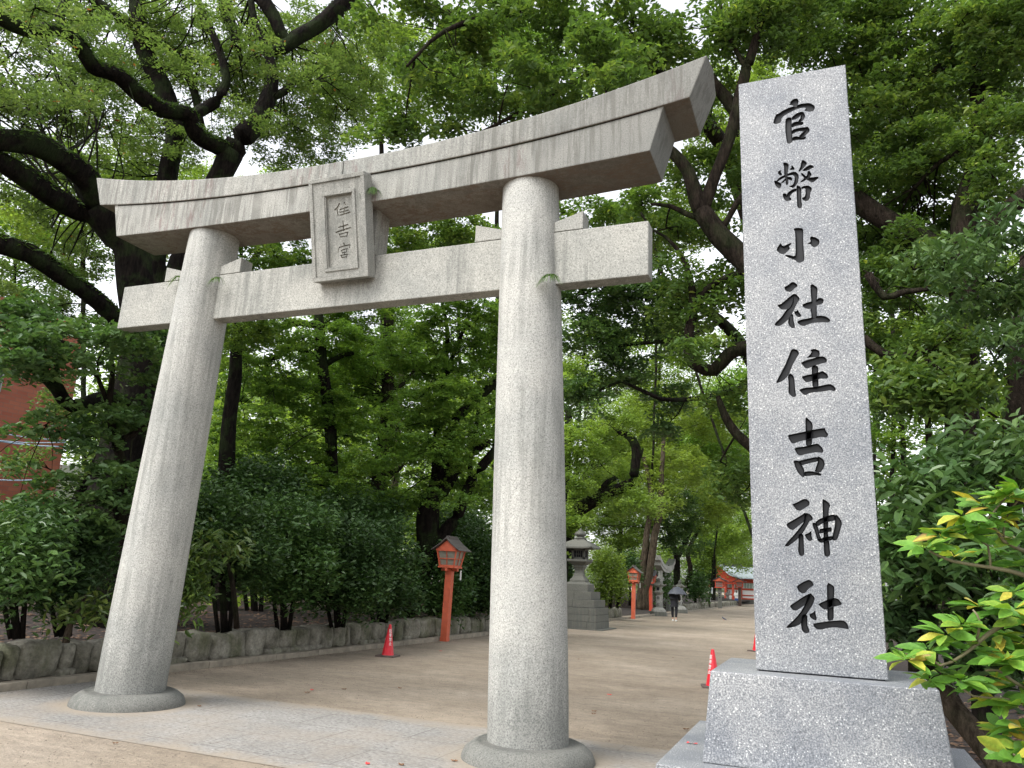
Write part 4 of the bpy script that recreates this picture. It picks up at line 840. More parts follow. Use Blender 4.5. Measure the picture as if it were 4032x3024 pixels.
# ------------------------------------------------------------------ people, pigeon
def skin_mesh(name,verts,edges,rads,mat,parent,root=0,sub=2):
    me=bpy.data.meshes.new(name); me.from_pydata([tuple(v) for v in verts],edges,[]); me.materials.append(mat)
    o=link(name,me,parent); o.modifiers.new('skin','SKIN').use_smooth_shade=True
    sv=me.skin_vertices[0].data
    for i,r in enumerate(rads): sv[i].radius=(r,r) if not hasattr(r,'__len__') else r
    sv[root].use_root=True
    o.modifiers.new('sub','SUBSURF').levels=sub; o.modifiers['sub'].render_levels=sub
    dg=bpy.context.evaluated_depsgraph_get(); new=bpy.data.meshes.new_from_object(o.evaluated_get(dg)); o.modifiers.clear(); o.data=new; new.name=name
    new.materials.clear(); new.materials.append(mat); return o
def person(label,loc,rz,h,top,legs,hairlen,arms='down',skirt=None,stride=.12,shoe='shoe',group=None):
    t=empty('person',(0,0,0),label,'person',group)
    s=h/1.7
    def S(v): return [(a*s,b*s,c*s) for a,b,c in v]
    st=stride
    if arms=='up': la=[(.20,0,1.40),(.26,-.12,1.22),(.12,-.24,1.34)]; ra=[(-.20,0,1.40),(-.25,-.10,1.18),(-.22,-.25,1.08)]
    elif arms=='photo': la=[(.20,0,1.40),(.30,.05,1.55),(.22,.05,1.72)]; ra=[(-.20,0,1.40),(-.28,0,1.16),(-.20,-.12,1.0)]
    else: la=[(.20,0,1.40),(.26,0,1.13),(.24,-.05,.90)]; ra=[(-.20,0,1.40),(-.26,0,1.13),(-.24,-.05,.90)]
    hand=lambda a:[a[2][0],a[2][1]-.02,a[2][2]-(.09 if a[2][2]<1.3 else -.09)]
    V=[(0,0,.93),(0,0,1.12),(0,0,1.36),(0,0,1.47),(0,-.01,1.56),(0,-.015,1.66),
       (.10,0,.88),(.11,-st*.5,.50),(.10,-st,.09),(.10,-st-.14,.04),(-.10,0,.88),(-.11,st*.5,.50),(-.10,st,.09),(-.10,st-.14,.05)]+la+[hand(la)]+ra+[hand(ra)]
    E=[(0,1),(1,2),(2,3),(3,4),(4,5),(0,6),(6,7),(7,8),(8,9),(0,10),(10,11),(11,12),(12,13),(2,14),(14,15),(15,16),(16,17),(2,18),(18,19),(19,20),(20,21)]
    r=[.13,.115,.125,.05,.085,.075,.085,.055,.037,.035,.085,.055,.037,.035,.05,.037,.028,.03,.05,.037,.028,.03]
    skin_mesh('body',S(V),E,[x*s for x in r],M['skin'],t)
    C=[V[0],V[1],V[2],V[14],V[15],V[16],V[18],V[19],V[20],(0,0,.78)]
    CE=[(0,1),(1,2),(2,3),(3,4),(4,5),(2,6),(6,7),(7,8),(0,9)]
    skin_mesh('jacket',S(C),CE,[x*s for x in [.20,.19,.205,.10,.085,.07,.10,.085,.07,.205]],M[top],t)
    if skirt:
        m=MB(); m.lathe([(.15*s,1.0*s),(.19*s,.85*s),(.26*s,.5*s),(.30*s,.22*s),(.27*s,.22*s)],16); m.build('skirt',M[skirt],t,local=True)
    else:
        TV=[V[0],V[6],V[7],(V[8][0],V[8][1],.17),V[10],V[11],(V[12][0],V[12][1],.19)]
        skin_mesh('trousers',S(TV),[(0,1),(1,2),(2,3),(0,4),(4,5),(5,6)],[x*s for x in [.14,.105,.082,.06,.105,.082,.06]],M[legs],t)
    for a,b in ((8,9),(12,13)):
        p=V[a];q=V[b]; m=MB(); m.tube([tuple(np.array((p[0],p[1]+.05,.045))*s),tuple(np.array((p[0],p[1]-.05,.05))*s),tuple(np.array((p[0],p[1]-.17,.035))*s)],[.045*s,.048*s,.03*s],8); m.build('shoe',M[shoe],t,local=True)
    m=MB(); m.lathe([(0,1.76*s),(.07*s,1.745*s),(.105*s,1.68*s),(.105*s,1.60*s),(.10*s,(1.60-hairlen)*s),(.03*s,(1.58-hairlen)*s)],14,0,.03*s); m.build('hair',M['hair'],t,local=True)
    for k in (-1,1): pass
    t.location=loc; t.rotation_euler=(0,0,rz); return t
person('person in black walking away along the path under a dark umbrella',(-6.94,39.4,0),PI,1.58,'black','black',.13,'up',stride=.10)
U=empty('umbrella',(-6.80,39.4,1.62),'open dark grey umbrella held over the person in black','umbrella')
m=MB(); R_=.48; vs=[];fs=[];K=8;NR=5
for j in range(NR+1):
    f=j/NR
    for i in range(K*2):
        a=2*PI*i/(K*2); sag=.93 if i%2 else 1.0; r=R_*f*(sag if j else 1); z=1.64-.36*(f**1.9)-(.0 if i%2==0 else -.015*f); vs.append((-6.80+r*math.cos(a),39.4+r*math.sin(a),z))
for j in range(NR):
    for i in range(K*2): k2=(i+1)%(K*2); fs.append((j*K*2+i,j*K*2+k2,(j+1)*K*2+k2,(j+1)*K*2+i))
m.add(vs,fs); o=m.build('canopy',M['umb'],U); md=o.modifiers.new('th','SOLIDIFY'); md.thickness=.004
m=MB(); m.tube([(-6.80,39.4,1.70),(-6.83,39.4,1.10)],[.008,.008],6); m.build('shaft',M['metal'],U)
for i in range(K):
    a=2*PI*i/K; m=MB(); m.tube([(-6.80+R_*f*math.cos(a),39.4+R_*f*math.sin(a),1.63-.36*f**1.9) for f in (0,.35,.7,1.)],[.004]*4,4); m.build('rib',M['metal'],U)
q=PG(2887,2375); person('long haired visitor in grey dress standing left before the far gate',(q[0]+.1,104,0),.3,1.6,'greyc','skin',.35,'photo',skirt='greyc',stride=.03)
person('visitor in white top and long blue skirt standing right before the far gate',(PY(2897,2375,104)[0]+.1,104,0),-.2,1.62,'whitec','blue',.3,'photo',skirt='blue',stride=.03)
q=PY(2876,2372,104); m=MB(); m.lathe([(.02,.15),(.10,.3),(.17,.85),(.16,.95),(.03,1.0),(.02,1.15)],10,q[0],104,smooth=False); m.build('folded_umbrella',M['whitec'],label='closed white umbrella held by the visitor in grey',cat='umbrella')
q=PG(2850,2444); PI_=empty('pigeon',(q[0],q[1],0),'small dark pigeon walking on the sand in the middle distance','pigeon')
bx,by=q[0],q[1]
skin_mesh('body',[(.05,0,.10),(-.02,0,.125),(-.07,0,.17),(-.085,0,.205),(.12,0,.06),(.17,0,.04)],[(0,1),(1,2),(2,3),(0,4),(4,5)],[.045,.05,.03,.024,.025,.01],M['pigeon'],PI_)
m=MB(); m.lathe([(.0,0),(.006,.005),(.001,.03)],6,0,0); 
m=MB(); m.tube([(-.105,0,.205),(-.13,0,.198)],[.006,.001],5); m.build('beak',M['roofb'],PI_,local=True)
for s in (-1,1):
    m=MB(); m.tube([(.0,s*.02,.09),(.0,s*.02,.01),(-.03,s*.02,.003)],[.005,.004,.003],5); m.build('leg',M['sred'],PI_,local=True)

# fallen leaves, one mesh kind copied
random.seed(11)
lm=None
spots=[(1228,2716,0,'redleaf'),(1447,3006,0,'redleaf'),(2400,2735,0,'redleaf'),(1735,2563,0,'redleaf'),(1210,2726,0,'drygrass'),(2337,2810,0,'drygrass'),(2700,2870,0,'drygrass'),(2278,2595,0,'drygrass'),(1575,2709,0,'drygrass'),(1355,2713,0,'drygrass'),(454,2926,0,'drygrass'),(785,2780,0,'drygrass'),(2650,2590,0,'drygrass'),(2860,2760,0,'drygrass'),(1580,3010,0,'drygrass'),(1790,2995,0,'drygrass'),(2340,2800,0,'drygrass')]
for (x,y,z,mt) in spots:
    q=PG(x,y,.01); m=MB(); a=random.uniform(0,6); L=random.uniform(.03,.05)
    pts=[(math.cos(a+t)*r*L,math.sin(a+t)*r*L,.006+h) for t,r,h in ((0,1,.012),(.6,.5,.0),(1.5,.55,.01),(2.6,.5,0),(3.14,.9,.015),(3.8,.5,0),(4.7,.6,.012),(5.6,.5,0))]
    m.add([(q[0]+p[0],q[1]+p[1],p[2]) for p in pts]+[(q[0],q[1],.016)],[(i,(i+1)%8,8) for i in range(8)])
    m.build('fallen_leaf',M[mt],label=('small red' if mt=='redleaf' else 'small brown')+' fallen leaf lying on the sandy approach',cat='leaf',group='red fallen leaves' if mt=='redleaf' else 'brown fallen leaves')
q=PG(2725,2930,.60); m=MB(); m.add([(q[0]-.035,q[1]-.01,.604),(q[0]-.01,q[1]-.016,.612),(q[0]+.03,q[1]-.008,.606),(q[0]+.035,q[1]+.012,.61),(q[0],q[1]+.012,.604),(q[0]-.03,q[1]+.014,.611)],[(0,1,2,3,4,5)]); m.build('fallen_leaf',M['redleaf'],label='crumpled red leaf on the stone step of the monument',cat='leaf')
# ------------------------------------------------------------------ trees (x, y = bearing in the photo, then metres away)
OLD='old camphor trees on the left bank'; MPL='maples along the approach'; FAR='trees further down the approach'; BACK='trees at the back of the grove'
def L_(D,*p): return [(x,y,D+(d if len(q)>3 else 0),w) for q in p for (x,y,w,d) in [(q+(0,))[:4] if len(q)==3 else q]]
tree('camphor_tree','big dark camphor tree with forked mossy limbs at the far left, behind the left pillar','tree',
 [L_(15,(380,2560,300),(410,2350,250),(450,2012,200),(500,1750,165),(545,1475,150),(555,1300,125),(520,1000,118),(460,918,122),(385,823,118)),
  L_(15,(385,823,95),(330,700,88,-.3),(221,614,76,-.8),(110,560,74,-1.2),(-60,545,72,-1.6)),
  L_(15,(385,840,70),(300,830,64),(200,770,72,-.5),(100,700,72,-1),(0,640,64,-1.2),(-90,600,60,-1.5)),
  L_(15,(560,1400,80),(456,1253,62,-.4),(330,1140,60,-.8),(240,1082,60,-1),(120,1000,66,-1.2),(-40,950,68,-1.4)),
  L_(15,(520,1600,50),(420,1560,45,-1),(280,1600,42,-2),(220,1530,45,-2.2),(127,1437,50,-2.4),(0,1400,45,-2.6))],
 [(120,200,330,240,16.5,1.3),(60,480,220,150,17,.8),(180,760,220,110,17,.9),(90,1120,190,150,16.5,1.1),(330,1000,120,120,17,.9),(330,1250,120,90,16.5,.7),(100,330,200,80,13,1.0),(330,380,120,60,13.5,.8),(200,40,200,60,13,1.0)],
 M['lf_camphor'],M['bk_dark'],leaf=.075,seed=1,group=OLD,moss=[1,2,3])
tree('camphor_tree','camphor tree with a straight bare trunk rising behind the left end of the top beam','tree',
 [L_(19,(700,1900,90),(680,1500,82),(640,1150,75),(607,1050,75),(640,850,70),(664,633,65),(690,506,66),(633,335,60),(570,221,60),(544,32,52),(540,-120,45)),
  L_(19,(575,120,40),(633,165,38),(702,234,36),(760,330,30),(780,430,24),(800,500,14)),
  L_(19,(560,120,40),(450,60,34),(330,-30,30))],
 [(480,120,330,220,21,1.2),(470,420,200,120,21,.8),(430,640,230,130,20,1.5),(640,560,150,120,21,.7),(560,850,250,110,20.5,1.2)],
 M['lf_camphor'],M['bk_dark'],leaf=.08,seed=2,group=OLD)
tree('camphor_tree','camphor tree whose mossy fern covered limb snakes up left above the top beam','tree',
 [L_(16.5,(640,1900,110),(670,1400,95),(690,1100,85),(740,980,78),(790,830,76),(873,671,78),(905,601,84)),
  L_(16.5,(905,601,80),(950,540,78),(987,506,72),(1035,440,66),(1058,380,52),(1075,300,42),(1050,200,32),(1000,100,24),(980,-60,18)),
  L_(16.5,(900,600,62),(850,570,60,-.2),(816,557,58,-.3),(775,530,56,-.5),(752,490,52,-.6),(747,456,52,-.7),(700,442,54,-.8),(633,430,56,-1),(585,400,56,-1.1),(538,361,54,-1.2),(470,300,52,-1.4),(411,278,50,-1.5),(367,262,50,-1.6),(329,196,48,-1.8),(253,120,46,-2),(114,120,44,-2.3),(0,70,46,-2.5),(-100,40,46,-2.6)),
  L_(16.5,(755,460,40,-.6),(800,430,42),(850,405,40),(890,330,32),(880,250,28),(840,140,22),(760,-40,18)),
  L_(16.5,(250,130,34,-2),(240,60,28,-2),(270,0,24,-2),(300,-60,20,-2)),
  L_(16.5,(1058,390,30),(1120,360,28),(1180,300,26),(1230,330,18)),
  L_(16.5,(1050,200,26),(1110,190,44),(1164,152,52),(1250,100,52),(1348,13,54),(1430,-70,54)),
  L_(16.5,(1150,180,24),(1101,127,42),(1070,60,46),(1020,-20,50)),
  L_(16.5,(940,200,22),(915,110,38),(890,60,38),(878,-30,42))],
 [(900,160,260,180,19,1.1),(1180,330,330,200,18.5,1.7),(700,540,120,90,18.5,.8),(1130,560,260,90,18.5,1.5),(860,330,160,120,19.5,.7),(1330,120,200,150,19,1.4),(620,160,160,110,19,.9),(1150,260,150,60,15.5,1.3),(720,240,130,60,15,1.0),(900,90,120,60,15.5,1.0),(1000,450,90,50,15.5,.9),(560,520,90,60,15,.8)],
 M['lf_camphor'],M['bk_dark'],leaf=.075,seed=3,group=OLD,moss=[2])
tree('maple_tree','dark blue green maple with layered fronds drooping before the left camphor trunk','tree',
 [L_(12.6,(520,2440,70,1),(505,2150,45,.6),(470,2000,40,.4),(500,1900,36,.3),(460,1740,30),(430,1600,24),(440,1450,18),(400,1320,14)),
  L_(12.6,(460,1740,24),(560,1690,20),(620,1640,14)),
  L_(12.6,(430,1600,18),(330,1400,16),(200,1330,12),(60,1310,8))],
 [(330,1320,330,70,12,2.6),(120,1380,200,60,11.5,2.4),(520,1420,130,70,12.4,2.2),(480,1620,160,70,12.6,2.6),(330,1700,150,60,12.2,2.0),(430,1890,190,90,12.3,2.2),(120,1640,110,60,12,1.0),(140,1480,90,60,12,.9),(60,1920,160,90,12.5,1.3),(280,2060,170,100,12.5,2.3),(60,1230,200,70,13,2.6),(620,1290,60,50,13,1.5)],
 M['lf_dark'],M['bk_mid'],leaf=.10,seed=4,group=MPL,flat=.12,asp=.6)
tree('maple_tree','slender maple of yellower leaves before the brick building','tree',
 [L_(17,(150,2500,50),(230,2200,40),(330,1900,36),(420,1750,30),(440,1600,22))],
 [(330,1600,160,110,17,.8),(230,1820,180,110,17,.6),(150,2080,200,90,17,1.9),(640,1500,60,100,18,1.5),(30,2120,120,90,16,2.0),(400,2080,90,90,18,1.6)],
 M['lf_camphor'],M['bk_dark'],leaf=.09,seed=5,group=MPL)
# centre, between the pillars
tree('maple_tree','maple with dark leaning double trunk right behind the nearest orange lantern post','tree',
 [L_(21.5,(1590,2470,76),(1605,2400,74),(1640,2300,76),(1680,2189,86),(1690,2037,92),(1705,1949,76),(1756,1842,54),(1775,1696,46),(1825,1620,42),(1933,1525,32),(2040,1420,24)),
  L_(21.5,(1692,2170,56),(1760,2080,52),(1806,2025,48),(1863,1886,42),(1933,1797,36),(2030,1680,28)),
  L_(21.5,(1705,1960,50),(1745,1940,46),(1790,1870,38),(1850,1790,32),(1930,1740,26)),
  L_(21.5,(1860,1905,22),(1850,1800,20),(1868,1700,20),(1885,1600,16),(1850,1500,12)),
  L_(21.5,(1715,1900,40),(1722,1700,26),(1745,1500,22),(1760,1300,16),(1740,1180,12)),
  L_(21.5,(1745,1520,18),(1790,1380,16),(1850,1240,14))],
 [(1800,1250,190,130,21,2.4),(1640,1380,180,110,21,2.0),(1850,1480,150,100,21.5,2.0),(1650,1600,160,90,21,2.0),(1830,1700,150,90,21,1.5),(1700,1820,200,80,21,1.6),(1880,1930,110,80,22,1.6),(1560,1950,150,70,21.5,1.8),(1960,1350,110,110,22,2.2),(1740,1560,170,70,20.5,1.6),(1620,1720,140,60,20.3,1.6),(1780,1950,120,50,20.4,1.0),(1500,1800,130,70,20.5,1.6),(1960,1650,90,110,23,2.0)],
 M['lf_maple'],M['bk_dark'],leaf=.085,seed=6,group=MPL,flat=.12,asp=.6)
tree('maple_tree','tall straight brown trunked tree left of the leaning maple, seen under the tie beam','tree',
 [L_(25,(1460,2460,62),(1470,2300,60),(1483,2050,62),(1509,1791,58),(1521,1664,52),(1528,1443,46),(1534,1215,38),(1540,1080,30)),
  L_(25,(1534,1230,22),(1600,1150,22),(1680,1090,18)),L_(25,(1525,1560,18),(1600,1500,16),(1650,1430,10)),
  L_(25,(1500,1870,24),(1560,1860,22),(1590,1830,12))],
 [(1430,1230,200,110,25,2.2),(1500,1420,200,120,25.5,1.7),(1420,1620,170,110,25,1.6),(1590,1720,120,90,26,1.8),(1400,1850,160,100,25,2.4),(1420,1420,150,80,24,1.8),(1480,1980,150,70,24,2.2),(1300,1500,120,90,25,1.8)],
 M['lf_maple'],M['bk_mid'],leaf=.09,seed=7,group=MPL,flat=.14,asp=.6)
tree('maple_tree','thin pale trunked tree between the brown trunk and the leaning maple','tree',
 [L_(28,(1545,2450,30),(1548,2100,28),(1562,1800,26),(1578,1500,20),(1590,1300,14))],
 [(1600,1300,120,90,28,1.3),(1560,2050,100,80,28,1.0)],M['lf_maple'],M['bk_light'],leaf=.10,seed=8,group=MPL)
tree('maple_tree','maple with a knotty dark trunk and crooked bare limbs just right of the left pillar','tree',
 [L_(23,(1340,2450,52),(1330,2300,50),(1310,1950,48),(1304,1728,46),(1272,1443,42),(1259,1285,38),(1250,1180,30),(1240,1000,22)),
  L_(23,(1262,1420,26),(1180,1370,26),(1130,1382,22),(1080,1410,20),(1000,1425,16),(930,1400,12)),
  L_(23,(1275,1440,22),(1340,1400,20),(1390,1390,14)),L_(23,(1258,1290,20),(1180,1270,28),(1100,1290,24),(1020,1330,16))],
 [(1080,1290,200,70,22,2.4),(1010,1530,170,80,22.5,2.0),(1200,1560,160,90,23,1.7),(950,1750,150,90,22.5,1.6),(1180,1780,170,80,23,1.9),(1080,1930,190,80,22,2.0),(1000,1650,150,60,21.5,1.8),(1250,1900,150,80,22,1.8),(1350,1650,120,100,23,1.8),(900,1880,120,80,20.5,2.0),(1120,1420,150,60,22,1.8),(1330,1330,110,80,23,2.0),(1300,1180,120,60,24,1.6)],
 M['lf_maple'],M['bk_dark'],leaf=.085,seed=9,group=MPL,flat=.12,asp=.6)
# right of the near pillar
tree('camphor_tree','camphor with a mossy limb curving up like a hook, right of the near pillar','tree',
 [L_(31,(2180,2440,76),(2195,2250,72),(2215,2120,70),(2262,2025,62),(2376,1949,46),(2440,1925,42),(2483,1899,42),(2500,1840,38),(2505,1778,38),(2490,1735,32),(2462,1712,24),(2430,1700,12)),
  L_(31,(2500,1840,14),(2520,1800,13),(2530,1765,8)),L_(31,(2340,1965,26),(2390,1900,24),(2430,1880,14)),
  L_(31,(2200,2200,50),(2215,1950,46),(2230,1800,40),(2240,1600,26))],
 [(2290,1720,110,90,30,2.2),(2300,1880,110,70,30,2.0),(2260,2050,70,80,30,2.6),(2480,1970,140,60,31,2.6),(2440,1620,120,80,31,1.6)],
 M['lf_far'],M['bk_dark'],leaf=.12,seed=10,group=FAR,moss=[0])
tree('maple_tree','dark leaved maple overhanging the path right of the near pillar, below the tie beam','tree',
 [L_(15,(3085,2440,90,3),(3060,2000,70,3),(2990,1500,52,2),(2830,1260,38,1),(2600,1150,28),(2420,1100,18),(2300,1160,10)),
  L_(15,(2830,1260,24,1),(2700,1330,20),(2540,1350,15),(2380,1370,8)),L_(15,(2990,1510,30,2),(2800,1560,20,1),(2600,1570,16),(2450,1500,12),(2330,1560,8))],
 [(2330,1160,190,90,15,2.8),(2560,1170,160,90,15,2.4),(2330,1330,160,90,15,2.2),(2530,1330,150,90,15.5,1.6),(2450,1480,160,90,15.5,1.5),(2300,1560,110,90,15,1.6),(2640,1560,90,90,16,1.2),(2560,1680,90,60,16,1.3)],
 M['lf_dark'],M['bk_dark'],leaf=.085,seed=11,group=MPL,flat=.14,asp=.6)
tree('old_tree','pale barked old tree with twin stems beside the second orange lantern','tree',
 [L_(46,(2536,2400,34),(2540,2330,28),(2556,2250,28),(2580,2100,28),(2600,2000,26),(2606,1850,18),(2615,1700,14)),
  L_(46,(2518,2400,26),(2528,2250,26),(2545,2120,24),(2562,1950,20),(2535,1800,16))],
 [(2560,1950,110,80,46,1.6),(2620,1820,110,80,47,2.0),(2480,1840,100,70,46,1.8)],M['lf_lime'],M['bk_light'],leaf=.17,seed=12,group=FAR)
for i,(x,y,D,w,lab,crw) in enumerate([
 (2655,2380,64,40,'dark forked trunked tree directly behind the small side torii',[(2640,2020,110,110,58,2.4),(2700,2130,80,60,58,2.0)]),
 (2695,2372,66,26,'tree with a curving brown trunk right of the small side torii',[(2760,2020,110,90,66,2.4),(2720,1900,100,80,66,2.0)]),
 (2806,2372,86,20,'straight dark tree behind the toilet sign',[(2820,2120,90,60,86,2.6),(2760,2190,60,60,86,2.6),(2890,2080,90,70,88,2.2)]),
 (3010,2385,75,30,'tall lime green tree filling the end of the avenue',[(2560,1760,170,130,72,2.2),(2720,1720,150,120,74,2.4),(2850,1850,150,150,76,2.4)]),
 (2430,2400,60,26,'light green tree at the back left of the avenue',[(2420,1800,170,120,60,1.9),(2350,1980,120,110,58,2.3),(2450,2100,120,80,56,2.6)]),
 (3010,2372,132,16,'bright yellow green tree above the far gate roof',[(2900,2190,70,40,128,3.0),(2860,2140,80,50,126,3)]),
 (2230,2400,40,24,'leafy pale green tree beside the near pillar further down the avenue',[(2290,1500,110,120,38,1.6),(2350,1720,120,90,40,2.2),(2280,1980,90,80,40,2.2),(2420,1880,120,80,42,2.0)]),
 (2240,2400,52,24,'yellow green tree arching over the middle of the avenue',[(2480,1700,150,90,50,2.4),(2600,1600,140,90,52,2.2),(2700,1830,130,80,52,2.2),(2560,1950,120,70,54,2.0),(2800,1650,120,100,56,2.4),(2840,1960,100,80,60,2.2)]),
 ]):
    if i==1: lm=[L_(D,(2688,2345,17),(2708,2290,18),(2718,2240,18),(2708,2177,17),(2722,2140,15),(2760,2070,12))]
    elif i==0: lm=[L_(D,(2665,2380,26),(2664,2280,24),(2664,2190,24),(2640,2120,16),(2620,2050,12)),L_(D,(2664,2200,18),(2695,2140,24),(2730,2060,12))]
    else: lm=[L_(D,(x,y,w),(x+5,y-150,w*.8),(x+15,y-300,w*.6),(x+10,y-450,w*.3))]
    tree('avenue_tree',lab,'tree',lm,crw,M['lf_lime'] if i in (3,5,7) else (M['lf_far'] if i in (4,1,6,2) else M['lf_dark']),M['bk_dark'] if i!=1 else M['bk_mid'],leaf=.0032*D,seed=30+i,group=FAR,per=90)
# right side of the approach: the big tree behind the name pillar
tree('zelkova_tree','large grey barked tree behind the name pillar with forked limbs against the beam end','tree',
 [L_(11,(3230,2560,150),(3215,2200,120),(3180,1900,110),(3120,1600,105),(3090,1350,100),(3020,1150,92),(2925,1018,86),(2830,930,80),(2757,828,72)),
  L_(11,(2757,835,56),(2741,790,60),(2708,676,48),(2643,600,42),(2590,560,36),(2540,520,22)),
  L_(11,(2760,830,50),(2774,801,50),(2817,692,42),(2871,557,42),(2904,421,40),(2931,286,38),(2947,248,36),(2980,150,30),(3010,0,26),(3030,-150,22)),
  L_(11,(2931,262,20),(2910,225,17),(2887,182,16),(2850,100,12),(2840,0,8)),
  L_(11,(2980,560,44,.4),(2904,454,46,.4),(2860,390,44,.4),(2820,340,36,.4),(2780,260,20,.4)),
  L_(11,(3120,1450,64),(2990,1385,60),(2930,1368,56),(2870,1390,52),(2807,1455,50),(2750,1440,46),(2716,1403,42),(2718,1300,38),(2735,1240,34),(2730,1150,28),(2712,1080,24),(2680,1000,18),(2620,930,12),(2560,900,7)),
  L_(11,(2738,1200,28),(2790,1135,28),(2860,1095,24),(2960,1060,18)),
  L_(11,(3000,1800,44),(2960,1760,40),(2900,1710,36),(2850,1640,30),(2820,1560,18)),
  L_(11,(2830,920,26),(2900,800,24),(2960,720,18),(3000,640,10)),
  L_(11,(2760,860,22),(2700,840,20),(2640,810,16),(2560,800,9))],
 [(2760,110,200,110,11,1.5),(2720,440,120,90,11.5,1.2),(2850,700,120,120,12.5,2.0),(2680,650,100,90,12.5,1.4),(2760,900,120,80,12.5,1.6),(2600,900,180,90,12,1.9),(2850,1130,150,120,11.5,2.0),(2680,1230,150,90,12,1.6),(2850,1330,120,60,11,1.1),(2860,1560,110,80,11.5,2.0),(2700,1180,130,90,11,1.2),(2700,1380,90,50,10.6,.8),(2620,1050,120,70,11,1.3),(2900,1900,90,120,12,2.2),(2960,60,160,110,11,2.0),(2800,280,110,90,12,1.2),(3100,60,220,110,11.5,2.4)],
 M['lf_over'],M['bk_mid'],leaf=.085,seed=40,group='trees on the right of the approach',flat=.2,asp=.55)
tree('maple_tree','broad maple right of the name pillar with a thick limb slanting down behind it','tree',
 [L_(13,(3790,2560,125),(3785,2200,110),(3785,1542,98),(3795,1200,92),(3798,867,88),(3815,778,78),(3860,640,66),(3869,600,58),(3849,453,48),(3830,246,42),(3815,60,34),(3810,-120,28)),
  L_(13,(3790,1060,84),(3700,1000,78),(3620,935,74),(3506,874,74),(3377,790,72),(3250,700,60),(3130,600,40)),
  L_(13,(3850,560,24),(3700,640,16),(3600,740,12)),L_(13,(3840,300,26),(3700,260,22),(3560,380,18),(3420,430,14)),
  L_(13,(3420,1080,30,-1),(3480,1170,26,-1),(3560,1150,22,-1),(3650,1140,14,-1)),
  L_(13,(3400,1330,34,-1),(3480,1390,28,-1),(3560,1400,20,-1),(3660,1380,12,-1))],
 [(3300,120,240,150,13,2.8),(3620,130,260,160,13,2.8),(3900,220,200,170,13,2.2),(3520,420,240,150,13,2.6),(3880,470,170,90,12.5,2.3),(3480,640,170,120,13,2.2),(3480,900,160,110,14,2.2),(3650,880,120,80,12.4,1.0),(3700,720,130,120,14,2.2),(3600,900,150,80,14.5,1.8),(3880,800,120,80,14.5,1.6),(3700,1000,140,80,14.3,1.6),(3560,1080,180,120,13,2.4),(3450,1300,140,120,13,2.6),(3700,1330,160,110,12.5,2.6),(3960,650,110,110,12.5,1.6),(3950,60,160,110,12,2.6)],
 M['lf_over'],M['bk_mid'],leaf=.085,seed=41,group='trees on the right of the approach',flat=.18,asp=.55)
tree('maple_tree','dark leaved tree with a heavy trunk at the right edge of the view','tree',
 [L_(12,(4090,2560,140),(4060,2000,120),(4030,1600,105),(4045,1300,95),(4080,1000,90)),
  L_(12,(4060,1560,60),(3990,1640,56),(3960,1700,40)),L_(12,(4100,720,60),(4032,775,56),(3960,840,60),(3890,905,70),(3850,960,40))],
 [(3900,950,180,90,10,2.6),(3700,1030,150,70,9.5,2.4),(3950,1180,160,120,10.5,2.8),(3850,1450,150,90,11,2.0),(3980,1330,110,80,10,2.2),(3560,1560,130,90,11,1.6)],
 M['lf_dark'],M['bk_mid'],leaf=.11,seed=42,group='trees on the right of the approach',flat=.16,asp=.42,droop=.6)
tree('overhanging_tree','leafy branch layer overhanging the top beam of the great torii','tree',
 [L_(12.5,(3060,2560,80,6),(3050,1500,70,5),(2900,700,60,3),(2600,300,46,0),(2300,120,34,-1.2),(2000,60,24,-2),(1750,120,16,-2.4),(1600,260,10,-2.6)),
  L_(12.5,(2450,200,24,-.6),(2250,330,20,-1.5),(2050,440,16,-2),(1900,520,10,-2)),
  L_(12.5,(2600,300,24),(2500,420,18,-1),(2430,440,12,-2)),L_(12.5,(2200,90,18,-1.4),(1900,0,16,-2),(1600,-40,12,-2))],
 [(1650,110,240,120,11,2.2),(2050,120,280,140,10.5,2.6),(2450,110,260,130,10.5,2.6),(1750,350,230,110,10.6,2.2),(2120,330,240,110,10.2,2.8),(2440,290,150,70,9.2,2.2),(2300,210,180,90,9.5,2.0),(1500,520,170,60,11.5,1.6),(1650,500,150,50,11,1.8),(2560,150,120,80,11,1.8)],
 M['lf_over'],M['bk_mid'],leaf=.095,seed=43,group='trees on the right of the approach',flat=.15,asp=.52)
tree('maple_tree','maple foliage seen low between the beams of the great torii','tree',
 [L_(19,(880,2500,70),(890,1900,60),(920,1500,48),(960,1200,36),(1000,1020,24),(1100,900,14)),L_(19,(960,1200,18),(1300,1150,14),(1700,1100,8))],
 [(1000,1020,160,90,18,2.2),(1180,1040,120,70,18,2.0),(1700,930,200,60,17,2.6),(1560,960,130,60,18,2.4),(1850,880,130,60,16,2.2),(2320,850,150,70,15,2.2),(2500,790,130,60,14,2.0),(960,1300,120,90,18,2.0)],
 M['lf_over'],M['bk_dark'],leaf=.09,seed=44,group=MPL,flat=.16,asp=.55)
